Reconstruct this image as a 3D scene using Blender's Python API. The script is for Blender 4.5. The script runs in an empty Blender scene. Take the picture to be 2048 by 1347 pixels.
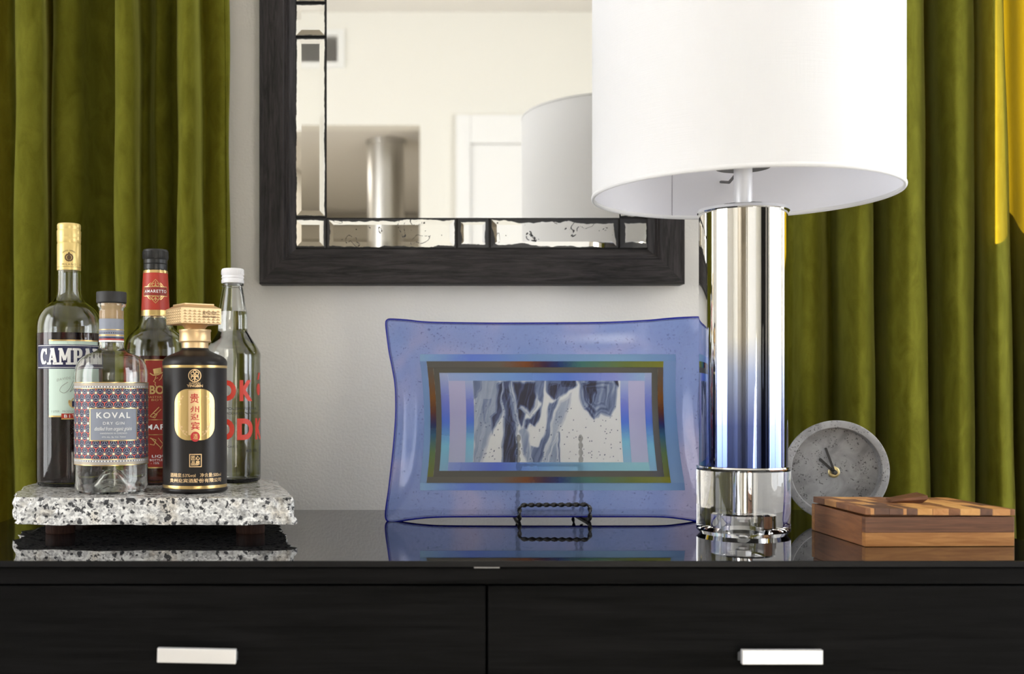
import bpy, bmesh, math, random
import numpy as np
from mathutils import Vector, Matrix

# ------------------------------------------------------------------ scene, camera, world, lights
S = bpy.context.scene
COL = S.collection
FPX, CX, CY = 2200.0, 800.0, 779.0      # focal length and principal point of the (cropped) photograph, pixels of 2048x1347
ZT = 0.78                               # height of the glass top
HC = 0.1628                             # camera height above the glass top

cam_d = bpy.data.cameras.new('camera')
cam = bpy.data.objects.new('camera', cam_d)
COL.objects.link(cam)
cam.location = (0, 0, ZT + HC)
cam.rotation_euler = (math.radians(90), 0, 0)
cam_d.sensor_fit = 'HORIZONTAL'
cam_d.sensor_width = 36.0
cam_d.lens = FPX / 2048 * 36.0
cam_d.shift_x = (1024 - CX) / 2048
cam_d.shift_y = (CY - 673.5) / 2048
cam_d.clip_start = 0.02
cam_d.dof.use_dof = True
cam_d.dof.focus_distance = 1.34
cam_d.dof.aperture_fstop = 5.0
S.camera = cam

world = bpy.data.worlds.new('world')
S.world = world
world.use_nodes = True
bg = world.node_tree.nodes['Background']
bg.inputs['Color'].default_value = (0.80, 0.90, 1.0, 1)
bg.inputs['Strength'].default_value = 1.6

S.view_settings.view_transform = 'Standard'
S.view_settings.look = 'None'
S.view_settings.exposure = -0.06
S.view_settings.gamma = 1.0
S.view_settings.use_curve_mapping = False
S.cycles.max_bounces = 18
S.cycles.transmission_bounces = 16
S.cycles.transparent_max_bounces = 16
S.cycles.glossy_bounces = 8
S.cycles.diffuse_bounces = 4

def area_light(name, loc, rot, sx, sy, power, color):
    d = bpy.data.lights.new(name, 'AREA')
    d.shape = 'RECTANGLE'; d.size = sx; d.size_y = sy
    d.energy = power; d.color = color
    o = bpy.data.objects.new(name, d); COL.objects.link(o)
    o.location = loc; o.rotation_euler = rot
    return o

# daylight standing in the two side windows of the room (left and right of the frame)
XR, XL, YF, YB, ZC = 2.3, -2.3, -1.525, 1.635, 2.576
area_light('window_daylight_right', (XR + 0.02, 0.65, 1.45), (0, math.radians(90), 0), 1.7, 1.6, 53, (0.95, 0.97, 1.0))
area_light('window_daylight_left', (XL - 0.02, 0.35, 1.45), (0, math.radians(-90), 0), 1.7, 1.6, 52, (1.0, 0.985, 0.965))
sun_d = bpy.data.lights.new('sun', 'SUN')
sun_d.energy = 60.0; sun_d.angle = 0.009; sun_d.color = (1.0, 0.93, 0.80)
sun = bpy.data.objects.new('sun', sun_d); COL.objects.link(sun)
sun.rotation_euler = Vector((-0.55, -1.0, -0.54)).to_track_quat('-Z', 'Y').to_euler()
sun.location = (1.2, 4, 3)

# ------------------------------------------------------------------ helpers
random.seed(7)
rng = np.random.default_rng(5)

def W(px, py, d):
    """pixel of the photograph + depth -> world point"""
    return Vector(((px - CX) / FPX * d, d, ZT + HC - (py - CY) / FPX * d))

def link(o, parent=None):
    COL.objects.link(o)
    if parent is not None:
        o.parent = parent
    return o

def thing(name, label, cat, loc=(0, 0, 0), rz=0.0, group=None):
    o = bpy.data.objects.new(name, None)
    o.empty_display_size = 0.02
    o.location = loc; o.rotation_euler = (0, 0, rz)
    o['label'] = label; o['category'] = cat
    if group: o['group'] = group
    return link(o)

def mk(name, vf, mat, parent=None, smooth=None, loc=None, rot=None):
    v, f = vf
    me = bpy.data.meshes.new(name)
    me.from_pydata([tuple(p) for p in v], [], [tuple(q) for q in f])
    me.validate()
    bm = bmesh.new(); bm.from_mesh(me)
    bmesh.ops.recalc_face_normals(bm, faces=bm.faces)
    bm.to_mesh(me); bm.free()
    mats = mat if isinstance(mat, (list, tuple)) else [mat]
    for m in mats: me.materials.append(m)
    if smooth is not None:
        me.polygons.foreach_set('use_smooth', [True] * len(me.polygons))
        me.set_sharp_from_angle(angle=math.radians(smooth))
    o = bpy.data.objects.new(name, me)
    if loc is not None: o.location = loc
    if rot is not None: o.rotation_euler = rot
    return link(o, parent)

def struct(o, label=None, cat=None):
    o['kind'] = 'structure'
    if label: o['label'] = label
    if cat: o['category'] = cat
    return o

def join(*vfs):
    V, F = [], []
    for v, f in vfs:
        n = len(V); V += list(v); F += [tuple(i + n for i in q) for q in f]
    return V, F

def move(vf, d):
    return [(p[0] + d[0], p[1] + d[1], p[2] + d[2]) for p in vf[0]], vf[1]

def box(x0, x1, y0, y1, z0, z1, b=0.0):
    """box, with chamfered edges when b > 0"""
    if b <= 0:
        v = [(x, y, z) for x in (x0, x1) for y in (y0, y1) for z in (z0, z1)]
        return v, [(0, 1, 3, 2), (4, 6, 7, 5), (0, 4, 5, 1), (2, 3, 7, 6), (0, 2, 6, 4), (1, 5, 7, 3)]
    bm = bmesh.new()
    bmesh.ops.create_cube(bm, size=1.0)
    for p in bm.verts:
        p.co = ((x0 + x1) / 2 + p.co.x * (x1 - x0), (y0 + y1) / 2 + p.co.y * (y1 - y0), (z0 + z1) / 2 + p.co.z * (z1 - z0))
    bmesh.ops.bevel(bm, geom=bm.edges[:], offset=b, segments=2, profile=0.6, affect='EDGES', clamp_overlap=True)
    bm.verts.index_update()
    v = [tuple(p.co) for p in bm.verts]; f = [tuple(q.index for q in fc.verts) for fc in bm.faces]
    bm.free()
    return v, f

def lathe(prof, n=64, a0=0.0, a1=2 * math.pi):
    """revolve (r, z) round z"""
    full = abs(a1 - a0 - 2 * math.pi) < 1e-6
    m = n if full else n + 1
    V, F, idx = [], [], []
    for r, z in prof:
        if r < 1e-7:
            idx.append([len(V)] * m); V.append((0, 0, z))
        else:
            row = []
            for k in range(m):
                a = a0 + (a1 - a0) * k / n
                row.append(len(V)); V.append((r * math.sin(a), -r * math.cos(a), z))
            idx.append(row)
    for i in range(len(prof) - 1):
        for k in range(n):
            k2 = (k + 1) % m if full else k + 1
            q = [idx[i][k], idx[i][k2], idx[i + 1][k2], idx[i + 1][k]]
            u = []
            for t in q:
                if t not in u: u.append(t)
            if len(u) > 2: F.append(tuple(u))
    return V, F

def catmull(pts, n=8, closed=False):
    P = [np.array(p, float) for p in pts]
    m = len(P); out = []
    for i in range(m if closed else m - 1):
        if closed:
            p0, p1, p2, p3 = P[(i - 1) % m], P[i], P[(i + 1) % m], P[(i + 2) % m]
        else:
            p0, p1, p2, p3 = P[max(i - 1, 0)], P[i], P[i + 1], P[min(i + 2, m - 1)]
        for k in range(n):
            t = k / n
            out.append(0.5 * (2 * p1 + (p2 - p0) * t + (2 * p0 - 5 * p1 + 4 * p2 - p3) * t * t + (3 * p1 - p0 - 3 * p2 + p3) * t ** 3))
    if not closed: out.append(P[-1])
    return out

def sweep(path, r, n=10, twist=0.0, lobe=0.0, closed=False, cap=True):
    """tube along a path; lobe/twist give a two-strand twisted wire"""
    P = [Vector(p) for p in path]; m = len(P)
    V, F = [], []
    up = None; L = 0.0
    for i, p in enumerate(P):
        t = (P[(i + 1) % m] - P[i - 1]) if closed else (P[min(i + 1, m - 1)] - P[max(i - 1, 0)])
        t.normalize()
        if up is None:
            up = t.orthogonal().normalized()
        up = (up - t * up.dot(t)).normalized()
        sd = t.cross(up)
        if i: L += (P[i] - P[i - 1]).length
        for k in range(n):
            a = 2 * math.pi * k / n
            rr = r * (1 + lobe * math.cos(2 * (a - twist * L)))
            V.append(tuple(p + (up * math.cos(a) + sd * math.sin(a)) * rr))
    for i in range(m if closed else m - 1):
        j = (i + 1) % m
        for k in range(n):
            F.append((i * n + k, i * n + (k + 1) % n, j * n + (k + 1) % n, j * n + k))
    if cap and not closed:
        F.append(tuple(range(n))); F.append(tuple((m - 1) * n + k for k in range(n)))
    return V, F

def resample(path, step):
    P = [Vector(p) for p in path]; out = [P[0]]
    for a, b in zip(P, P[1:]):
        d = (b - a).length; n = max(1, int(round(d / step)))
        for k in range(1, n + 1): out.append(a.lerp(b, k / n))
    return out

def rounded(path, r, n=6):
    P = [Vector(p) for p in path]; out = [P[0]]
    for i in range(1, len(P) - 1):
        a, b, c = P[i - 1], P[i], P[i + 1]
        d = min(r, (a - b).length * .49, (c - b).length * .49)
        p, q = b + (a - b).normalized() * d, b + (c - b).normalized() * d
        for k in range(n + 1):
            t = k / n
            out.append(p * (1 - t) ** 2 + b * 2 * t * (1 - t) + q * t * t)
    out.append(P[-1]); return out

def cpatch(R, a0, a1, z0, z1, n=24, nz=1, thick=0.0):
    """curved rectangular patch on a cylinder; angles in metres of arc from the front"""
    V, F = [], []
    for j in range(nz + 1):
        for k in range(n + 1):
            a = (a0 + (a1 - a0) * k / n) / R
            V.append((R * math.sin(a), -R * math.cos(a), z0 + (z1 - z0) * j / nz))
    for j in range(nz):
        for k in range(n):
            i = j * (n + 1) + k
            F.append((i, i + 1, i + n + 2, i + n + 1))
    return V, F

def wrap2d(vf, R, z0=0.0, da=0.0, rad=None):
    """wrap flat (x, y) art on a cylinder (x runs along the arc); rad(z) for tapering necks"""
    bm = bmesh.new()
    vs = [bm.verts.new((p[0], p[1], 0)) for p in vf[0]]
    for q in vf[1]:
        try: bm.faces.new([vs[i] for i in q])
        except ValueError: pass
    xs = [p[0] for p in vf[0]]
    st = R * 0.09
    x = math.floor(min(xs) / st) * st
    while x < max(xs):
        bmesh.ops.bisect_plane(bm, geom=bm.verts[:] + bm.edges[:] + bm.faces[:], plane_co=(x, 0, 0), plane_no=(1, 0, 0))
        x += st
    bm.verts.index_update()
    V = []
    for p in bm.verts:
        z = z0 + p.co.y; r = rad(z) if rad else R
        a = (p.co.x + da) / R
        V.append((r * math.sin(a), -r * math.cos(a), z))
    F = [tuple(v.index for v in fc.verts) for fc in bm.faces]
    bm.free()
    return V, F

def text2d(s, size, bold=0.0, spacing=1.0, align='CENTER', sx=1.0, shear=0.0):
    c = bpy.data.curves.new('t', 'FONT')
    c.body = s; c.size = size; c.offset = bold; c.space_character = spacing
    c.align_x = align; c.align_y = 'CENTER'; c.resolution_u = 4; c.shear = shear
    o = bpy.data.objects.new('t', c); COL.objects.link(o)
    dg = bpy.context.evaluated_depsgraph_get()
    me = bpy.data.meshes.new_from_object(o.evaluated_get(dg))
    v = [(p.co.x * sx, p.co.y, 0) for p in me.vertices]; f = [tuple(p.vertices) for p in me.polygons]
    bpy.data.objects.remove(o); bpy.data.curves.remove(c); bpy.data.meshes.remove(me)
    return v, f

def fit2d(vf, x0, x1, y0, y1):
    xs = [p[0] for p in vf[0]]; ys = [p[1] for p in vf[0]]
    if not xs: return vf
    a, b, c, d = min(xs), max(xs), min(ys), max(ys)
    return [(x0 + (p[0] - a) / (b - a) * (x1 - x0), y0 + (p[1] - c) / (d - c) * (y1 - y0), 0) for p in vf[0]], vf[1]

def stroke(pts, w, closed=False):
    """flat ribbon of width w (or list of widths) along a 2d polyline"""
    P = [np.array(p[:2], float) for p in pts]; m = len(P)
    V, F = [], []
    for i, p in enumerate(P):
        t = (P[(i + 1) % m] - P[i - 1]) if closed else (P[min(i + 1, m - 1)] - P[max(i - 1, 0)])
        t = t / (np.linalg.norm(t) + 1e-12); nn = np.array([-t[1], t[0]])
        ww = (w[i] if isinstance(w, (list, tuple)) else w) / 2
        V += [(*(p + nn * ww), 0), (*(p - nn * ww), 0)]
    for i in range(m if closed else m - 1):
        j = (i + 1) % m
        F.append((2 * i, 2 * i + 1, 2 * j + 1, 2 * j))
    return V, F

def disc2d(x, y, r, n=12, ry=None):
    ry = ry or r
    return [(x + r * math.cos(2 * math.pi * k / n), y + ry * math.sin(2 * math.pi * k / n), 0) for k in range(n)], [tuple(range(n))]

def rect2d(x0, x1, y0, y1):
    return [(x0, y0, 0), (x1, y0, 0), (x1, y1, 0), (x0, y1, 0)], [(0, 1, 2, 3)]

def poly2d(pts):
    return [(p[0], p[1], 0) for p in pts], [tuple(range(len(pts)))]

def arc(x, y, r, a0, a1, n=12, ry=None):
    ry = ry or r
    return [(x + r * math.cos(math.radians(a0 + (a1 - a0) * k / n)), y + ry * math.sin(math.radians(a0 + (a1 - a0) * k / n))) for k in range(n + 1)]

# ------------------------------------------------------------------ materials
def srgb(r, g, b):
    f = lambda c: (c / 255 / 12.92) if c / 255 <= 0.04045 else ((c / 255 + 0.055) / 1.055) ** 2.4
    return (f(r), f(g), f(b), 1)

class NM:
    """small node-material builder"""
    def __init__(self, name):
        self.m = bpy.data.materials.new(name); self.m.use_nodes = True
        self.t = self.m.node_tree; self.b = self.t.nodes['Principled BSDF']; self.o = self.t.nodes['Material Output']
    def n(self, typ, ins=None, **props):
        x = self.t.nodes.new(typ)
        for k, v in props.items(): setattr(x, k, v)
        for k, v in (ins or {}).items():
            s = x.inputs[k]
            if isinstance(v, bpy.types.NodeSocket): self.t.links.new(v, s)
            else: s.default_value = v
        return x
    def set(self, **kw):
        for k, v in kw.items():
            s = self.b.inputs[k.replace('_', ' ')]
            if isinstance(v, bpy.types.NodeSocket): self.t.links.new(v, s)
            else: s.default_value = v
        return self
    def ramp(self, fac, stops, interp='LINEAR'):
        r = self.t.nodes.new('ShaderNodeValToRGB'); e = r.color_ramp.elements
        r.color_ramp.interpolation = interp
        while len(e) < len(stops): e.new(0.5)
        for q, (p, c) in zip(e, stops):
            q.position = p; q.color = c if len(c) == 4 else (*c, 1)
        self.t.links.new(fac, r.inputs['Fac']); return r.outputs['Color']
    def coord(self, kind='Object', scale=(1, 1, 1), rot=(0, 0, 0), loc=(0, 0, 0)):
        c = self.n('ShaderNodeTexCoord').outputs[kind]
        return self.n('ShaderNodeMapping', {'Vector': c, 'Scale': scale, 'Rotation': rot, 'Location': loc}).outputs['Vector']
    def noise(self, vec, scale, detail=3, rough=0.5, dist=0.0):
        return self.n('ShaderNodeTexNoise', {'Vector': vec, 'Scale': scale, 'Detail': detail, 'Roughness': rough, 'Distortion': dist}).outputs['Fac']
    def math(self, op, a, b=0.0, c=0.0, clamp=False):
        return self.n('ShaderNodeMath', {0: a, 1: b, 2: c}, operation=op, use_clamp=clamp).outputs[0]
    def mix(self, fac, a, b, blend='MIX'):
        x = self.t.nodes.new('ShaderNodeMix'); x.data_type = 'RGBA'; x.blend_type = blend
        for s, v in ((x.inputs[0], fac), (x.inputs[6], a), (x.inputs[7], b)):
            if isinstance(v, bpy.types.NodeSocket): self.t.links.new(v, s)
            else: s.default_value = v
        return x.outputs[2]
    def bump(self, h, strength=0.3, dist=0.001):
        self.t.links.new(self.n('ShaderNodeBump', {'Height': h, 'Strength': strength, 'Distance': dist}).outputs['Normal'], self.b.inputs['Normal'])
        return self
    def surf(self, sh):
        self.t.links.new(sh, self.o.inputs['Surface']); return self

def plain(name, col, rough=0.5, metal=0.0, **kw):
    k = NM(name); k.set(Base_Color=col, Roughness=rough, Metallic=metal, **kw); return k.m

def glassy(name, col, ior=1.46, rough=0.0):
    k = NM(name); k.set(Base_Color=col, Roughness=rough, IOR=ior, Transmission_Weight=1.0); return k.m

M = {}
def wallmat(name, col, bump=0.25):
    k = NM(name); v = k.coord('Object')
    k.set(Base_Color=col, Roughness=0.75)
    k.bump(k.noise(v, 260, 4, 0.6), bump, 0.0012); return k.m
M['wall'] = wallmat('wall_paint', srgb(226, 224, 220), 0.45)
M['cream'] = wallmat('cream_paint', srgb(240, 238, 231), 0.15)
M['ceiling'] = wallmat('ceiling_paint', srgb(232, 229, 224), 0.1)
M['door'] = plain('white_door_paint', srgb(246, 246, 246), 0.4)
M['trim'] = plain('white_trim_paint', srgb(240, 240, 238), 0.45)
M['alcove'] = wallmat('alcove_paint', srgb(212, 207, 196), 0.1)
k = NM('oak_floor'); v = k.coord('Object', (1, 9, 1))
k.set(Base_Color=k.ramp(k.noise(v, 6, 6, 0.6), [(0.3, srgb(132, 126, 118)), (0.7, srgb(168, 162, 154))]), Roughness=0.4); M['floor'] = k.m
M['chrome'] = plain('chrome', (0.92, 0.92, 0.90, 1), 0.03, 1.0)
M['duct'] = plain('brushed_duct_metal', (0.62, 0.61, 0.59, 1), 0.33, 1.0)
M['alu'] = plain('satin_aluminium', (0.92, 0.92, 0.93, 1), 0.38, 0.55)
M['alu_dark'] = plain('dark_zinc', (0.30, 0.30, 0.30, 1), 0.5, 0.8)  # darker zinc of handle posts, vent back and bumper
M['gold'] = plain('gold_foil', srgb(208, 178, 118), 0.28, 0.9)
M['palegold'] = plain('pale_gold_metal', srgb(228, 196, 150), 0.42, 0.8)
M['cream_cap'] = plain('cream_gold_cap', srgb(226, 200, 130), 0.35, 0.45)
M['black_plastic'] = plain('black_plastic', (0.012, 0.012, 0.012, 1), 0.35)
M['black_matte'] = plain('black_matte', (0.014, 0.013, 0.013, 1), 0.55)
M['black_iron'] = plain('black_iron', (0.008, 0.008, 0.009, 1), 0.38)
M['white_plastic'] = plain('white_plastic', srgb(238, 238, 242), 0.4)
M['ink'] = plain('dark_print', (0.02, 0.018, 0.015, 1), 0.5)
M['brown_ink'] = plain('brown_print', srgb(90, 64, 36), 0.5)
M['grey_ink'] = plain('grey_print', srgb(150, 160, 150), 0.5)
M['gold_ink'] = plain('gold_print', srgb(214, 182, 120), 0.35, 0.6)
M['white_ink'] = plain('white_print', srgb(240, 240, 238), 0.5)
M['mint'] = plain('mint_paper', srgb(205, 226, 214), 0.5)
M['navy'] = plain('navy_print', srgb(26, 30, 74), 0.4)
M['red_paper'] = plain('red_paper', srgb(176, 48, 28), 0.45)
M['deep_red'] = plain('deep_red_paper', srgb(140, 36, 24), 0.45)
M['coral'] = plain('coral_print', srgb(232, 110, 88), 0.5)
M['grey_label'] = plain('grey_blue_paper', srgb(136, 142, 156), 0.5)
M['warm_grey'] = plain('warm_grey_paper', srgb(172, 170, 170), 0.5)
M['vodka_red'] = plain('red_screen_print', srgb(214, 60, 40), 0.45)
M['china_red'] = plain('crimson_print', srgb(186, 34, 40), 0.45)
M['cork'] = plain('cork', srgb(214, 182, 140), 0.8)
M['glass'] = glassy('clear_glass', (0.97, 0.985, 0.975, 1), 1.45)
M['crystal'] = glassy('crystal_glass', (0.985, 0.985, 0.98, 1), 1.47)
M['clear_liquid'] = glassy('clear_spirit', (0.99, 0.99, 0.985, 1), 1.34)
M['red_liquid'] = glassy('dark_red_liqueur', (0.085, 0.006, 0.008, 1), 1.35)
M['amber_liquid'] = glassy('dark_amber_liqueur', (0.55, 0.07, 0.03, 1), 1.35)
k = NM('black_ceramic'); v = k.coord('Object')
k.set(Base_Color=(0.010, 0.0075, 0.007, 1), Roughness=0.36, Specular_IOR_Level=0.28); k.bump(k.noise(v, 900, 2), 0.08, 0.0004); M['black_ceramic'] = k.m

# black glass top, black stained wood
M['black_edge'] = plain('ground_black_glass_edge', (0.004, 0.004, 0.005, 1), 0.45, 0.0, Specular_IOR_Level=0.2)
M['cream_foil'] = plain('cream_foil', srgb(246, 228, 186), 0.4, 0.3)
M['black_glass'] = plain('black_glass', (0.004, 0.004, 0.005, 1), 0.015, 0.0, IOR=1.52)
def darkwood(name, scale, c0, c1, rough=0.5, rot=(0, 0, 0), spec=0.2):
    k = NM(name); v = k.coord('Object', scale, rot)
    g = k.noise(v, 1.0, 5, 0.65, 1.2)
    g2 = k.noise(k.coord('Object', tuple(s * 6 for s in scale), rot), 1.0, 3, 0.6)
    gg = k.math('ADD', k.math('MULTIPLY', g, 0.7), k.math('MULTIPLY', g2, 0.3))
    k.set(Base_Color=k.ramp(gg, [(0.36, c0), (0.62, c1)]), Roughness=rough, Specular_IOR_Level=spec)
    k.bump(gg, 0.35, 0.0006); return k.m
M['dresser'] = darkwood('black_brown_oak', (4, 30, 90), (0.0030, 0.0030, 0.0030, 1), (0.0085, 0.0082, 0.0085, 1), 0.55, spec=0.05)
M['frame_h'] = darkwood('charcoal_oak_across', (9, 120, 120), (0.006, 0.005, 0.005, 1), (0.038, 0.033, 0.034, 1), 0.5)
M['frame_v'] = darkwood('charcoal_oak_upright', (120, 120, 9), (0.006, 0.005, 0.005, 1), (0.038, 0.033, 0.034, 1), 0.5)
M['foot_wood'] = darkwood('dark_foot_wood', (200, 200, 30), (0.030, 0.014, 0.010, 1), (0.075, 0.038, 0.028, 1), 0.5)

# mirror: clear, and antiqued with the silver eaten away along the edges
M['mirror'] = plain('mirror_silver', (0.93, 0.92, 0.89, 1), 0.0, 1.0)
k = NM('antiqued_mirror')
oc = k.n('ShaderNodeTexCoord').outputs['Object']
sp = k.n('ShaderNodeSeparateXYZ', {'Vector': oc})
at = lambda nm: k.n('ShaderNodeAttribute', attribute_type='OBJECT', attribute_name=nm).outputs['Fac']
dx = k.math('SUBTRACT', at('half_x'), k.math('ABSOLUTE', sp.outputs['X']))
dz = k.math('SUBTRACT', at('half_z'), k.math('ABSOLUTE', sp.outputs['Z']))
ed = k.math('MINIMUM', dx, dz)
rnd = k.n('ShaderNodeObjectInfo').outputs['Random']
seedv = k.n('ShaderNodeVectorMath', {0: oc, 1: k.n('ShaderNodeCombineXYZ', {'X': k.math('MULTIPLY', rnd, 30.0)}).outputs[0]}, operation='ADD').outputs[0]
nz = k.noise(seedv, 190, 6, 0.72)
nz2 = k.noise(seedv, 28, 2, 0.5)
thr = k.math('ADD', k.math('MULTIPLY', k.math('SUBTRACT', nz, 0.5), 0.0030), k.math('MULTIPLY', k.math('SUBTRACT', nz2, 0.44), at('wear')))
edge = k.math('LESS_THAN', ed, k.math('ADD', thr, at('rim')))
spots = k.math('GREATER_THAN', k.noise(seedv, 150, 1, 0.4), at('spot'))
ring = k.math('MULTIPLY', k.math('LESS_THAN', k.math('ABSOLUTE', k.math('SUBTRACT', k.noise(seedv, 34, 1, 0.4, 0.6), 0.635)), 0.0085), k.math('GREATER_THAN', k.noise(seedv, 260, 2, 0.6), 0.47))
ring = k.math('MULTIPLY', ring, k.math('LESS_THAN', at('spot'), 0.80))
msk = k.math('MAXIMUM', k.math('MAXIMUM', edge, spots), ring)
k.set(Base_Color=k.mix(msk, (0.92, 0.91, 0.87, 1), (0.020, 0.020, 0.021, 1)), Metallic=k.math('SUBTRACT', 1.0, msk), Roughness=k.math('MULTIPLY', msk, 0.25))
M['antique'] = k.m

# velvet
k = NM('olive_velvet'); v = k.coord('Object')
n1 = k.noise(k.coord('Object', (1.6, 1.6, 0.8)), 26, 5, 0.62, 0.8); n2 = k.noise(v, 900, 2, 0.6)
colr = k.ramp(k.math('ADD', k.math('MULTIPLY', n1, 0.75), k.math('MULTIPLY', n2, 0.25)), [(0.36, (0.078, 0.077, 0.0060, 1)), (0.64, (0.142, 0.142, 0.016, 1))])
k.set(Base_Color=colr, Roughness=0.9, Sheen_Weight=0.55, Sheen_Roughness=0.35, Sheen_Tint=(0.62, 0.64, 0.16, 1), Specular_IOR_Level=0.05)
k.bump(n2, 0.35, 0.0008)
tr = k.n('ShaderNodeBsdfTranslucent', {'Color': (0.95, 0.62, 0.02, 1)})
mx = k.n('ShaderNodeMixShader', {'Fac': 0.07})
k.t.links.new(k.b.outputs[0], mx.inputs[1]); k.t.links.new(tr.outputs[0], mx.inputs[2]); k.surf(mx.outputs[0])
M['velvet'] = k.m

# granite
def granite(name, rough, bump):
    k = NM(name); v = k.coord('Object')
    vo = k.n('ShaderNodeTexVoronoi', {'Vector': v, 'Scale': 430.0, 'Randomness': 1.0})
    cell = k.n('ShaderNodeSeparateColor', {'Color': vo.outputs['Color']})
    base = k.ramp(k.math('ADD', k.math('MULTIPLY', cell.outputs[0], 0.55), k.math('MULTIPLY', k.noise(v, 190, 5, 0.65), 0.45)),
                  [(0.20, srgb(158, 157, 158)), (0.42, srgb(214, 213, 210)), (0.58, srgb(238, 237, 233)), (0.85, srgb(250, 249, 246))])
    tan = k.ramp(k.noise(v, 46, 2, 0.5), [(0.56, (0, 0, 0, 1)), (0.72, (1, 1, 1, 1))])
    base = k.mix(k.math('MULTIPLY', tan, 0.5), base, srgb(206, 192, 168))
    v2 = k.n('ShaderNodeVectorMath', {0: v, 1: k.n('ShaderNodeVectorMath', {0: k.n('ShaderNodeTexNoise', {'Vector': v, 'Scale': 300.0, 'Detail': 4.0}).outputs['Color'], 'Scale': 0.0075}, operation='SCALE').outputs[0]}, operation='ADD').outputs[0]
    vd = k.n('ShaderNodeTexVoronoi', {'Vector': v2, 'Scale': 270.0})
    vc = k.n('ShaderNodeSeparateColor', {'Color': vd.outputs['Color']})
    dark = k.math('MULTIPLY', k.math('LESS_THAN', vc.outputs[1], 0.24), k.math('LESS_THAN', vd.outputs['Distance'], 0.62))
    dark = k.math('MULTIPLY', dark, k.math('GREATER_THAN', k.noise(v, 90, 3, 0.55), 0.46))
    ve = k.n('ShaderNodeTexVoronoi', {'Vector': v2, 'Scale': 135.0})
    vf_ = k.n('ShaderNodeSeparateColor', {'Color': ve.outputs['Color']})
    big = k.math('MULTIPLY', k.math('LESS_THAN', vf_.outputs[0], 0.13), k.math('LESS_THAN', k.math('ADD', ve.outputs['Distance'], k.math('MULTIPLY', k.noise(v, 420, 3, 0.6), 0.35)), 0.62))
    dark = k.math('MAXIMUM', dark, big)
    grey = k.math('MULTIPLY', k.math('GREATER_THAN', vc.outputs[1], 0.84), 0.45)
    base = k.mix(grey, base, srgb(128, 126, 126))
    base = k.mix(k.math('MULTIPLY', dark, 0.95), base, (0.012, 0.013, 0.018, 1))
    k.set(Base_Color=base, Roughness=rough)
    if bump: k.bump(k.noise(v, 240, 4, 0.7), bump, 0.002)
    return k.m
M['granite_top'] = granite('polished_granite', 0.12, 0)
M['granite_side'] = granite('split_granite', 0.55, 0.7)

# concrete of the clock
k = NM('grey_concrete'); v = k.coord('Object')
cl = k.ramp(k.noise(v, 34, 5, 0.55, 0.8), [(0.32, srgb(118, 117, 118)), (0.68, srgb(160, 160, 160))])
pit = k.math('MULTIPLY', k.math('GREATER_THAN', k.noise(k.coord('Object', (1, 1, 1.6)), 400, 3, 0.65), 0.60), k.math('GREATER_THAN', k.noise(v, 60, 2, 0.5), 0.47))
k.set(Base_Color=k.mix(k.math('MULTIPLY', pit, 0.8), cl, srgb(58, 56, 56)), Roughness=0.75)
k.bump(k.math('SUBTRACT', k.math('MULTIPLY', k.noise(v, 200, 3), 0.25), pit), 0.5, 0.0012); M['concrete'] = k.m

# lamp
k = NM('blue_ombre_chrome'); v = k.coord('Object')
zz = k.n('ShaderNodeSeparateXYZ', {'Vector': v}).outputs['Z']
fac = k.math('DIVIDE', k.math('SUBTRACT', zz, 0.077), 0.287)
k.set(Base_Color=k.ramp(fac, [(0.0, (0.030, 0.065, 0.27, 1)), (0.16, (0.085, 0.13, 0.40, 1)), (0.36, (0.42, 0.50, 0.76, 1)), (0.50, (0.90, 0.89, 0.86, 1)), (1.0, (0.93, 0.90, 0.84, 1))]), Metallic=1.0, Roughness=0.03, Coat_Weight=1.0, Coat_Roughness=0.02); M['ombre'] = k.m
def linen(name, col, trans):
    k = NM(name); u = k.n('ShaderNodeUVMap').outputs['UV']
    wv = lambda sx, sy: k.noise(k.n('ShaderNodeMapping', {'Vector': u, 'Scale': (sx, sy, 1)}).outputs[0], 1.0, 3, 0.6)
    h = k.math('ADD', wv(420, 6), wv(9, 300))
    k.set(Base_Color=k.mix(k.ramp(h, [(0.38, (0, 0, 0, 1)), (0.62, (1, 1, 1, 1))]), srgb(240, 240, 239), srgb(254, 254, 254)), Roughness=0.85, Specular_IOR_Level=0.15); k.bump(h, 0.3, 0.0012)
    tr = k.n('ShaderNodeBsdfTranslucent', {'Color': col})
    mx = k.n('ShaderNodeMixShader', {'Fac': trans})
    k.t.links.new(k.b.outputs[0], mx.inputs[1]); k.t.links.new(tr.outputs[0], mx.inputs[2]); k.surf(mx.outputs[0]); return k.m
M['linen'] = linen('white_linen', srgb(250, 250, 250), 0.34)
k = NM('white_shade_lining'); k.set(Base_Color=srgb(246, 246, 252), Roughness=0.6)
tr = k.n('ShaderNodeBsdfTranslucent', {'Color': srgb(246, 246, 252)}); mx = k.n('ShaderNodeMixShader', {'Fac': 0.40})
k.t.links.new(k.b.outputs[0], mx.inputs[1]); k.t.links.new(tr.outputs[0], mx.inputs[2]); k.surf(mx.outputs[0]); M['lining'] = k.m
M['seam'] = plain('seam_thread', srgb(190, 188, 196), 0.7)

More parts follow.
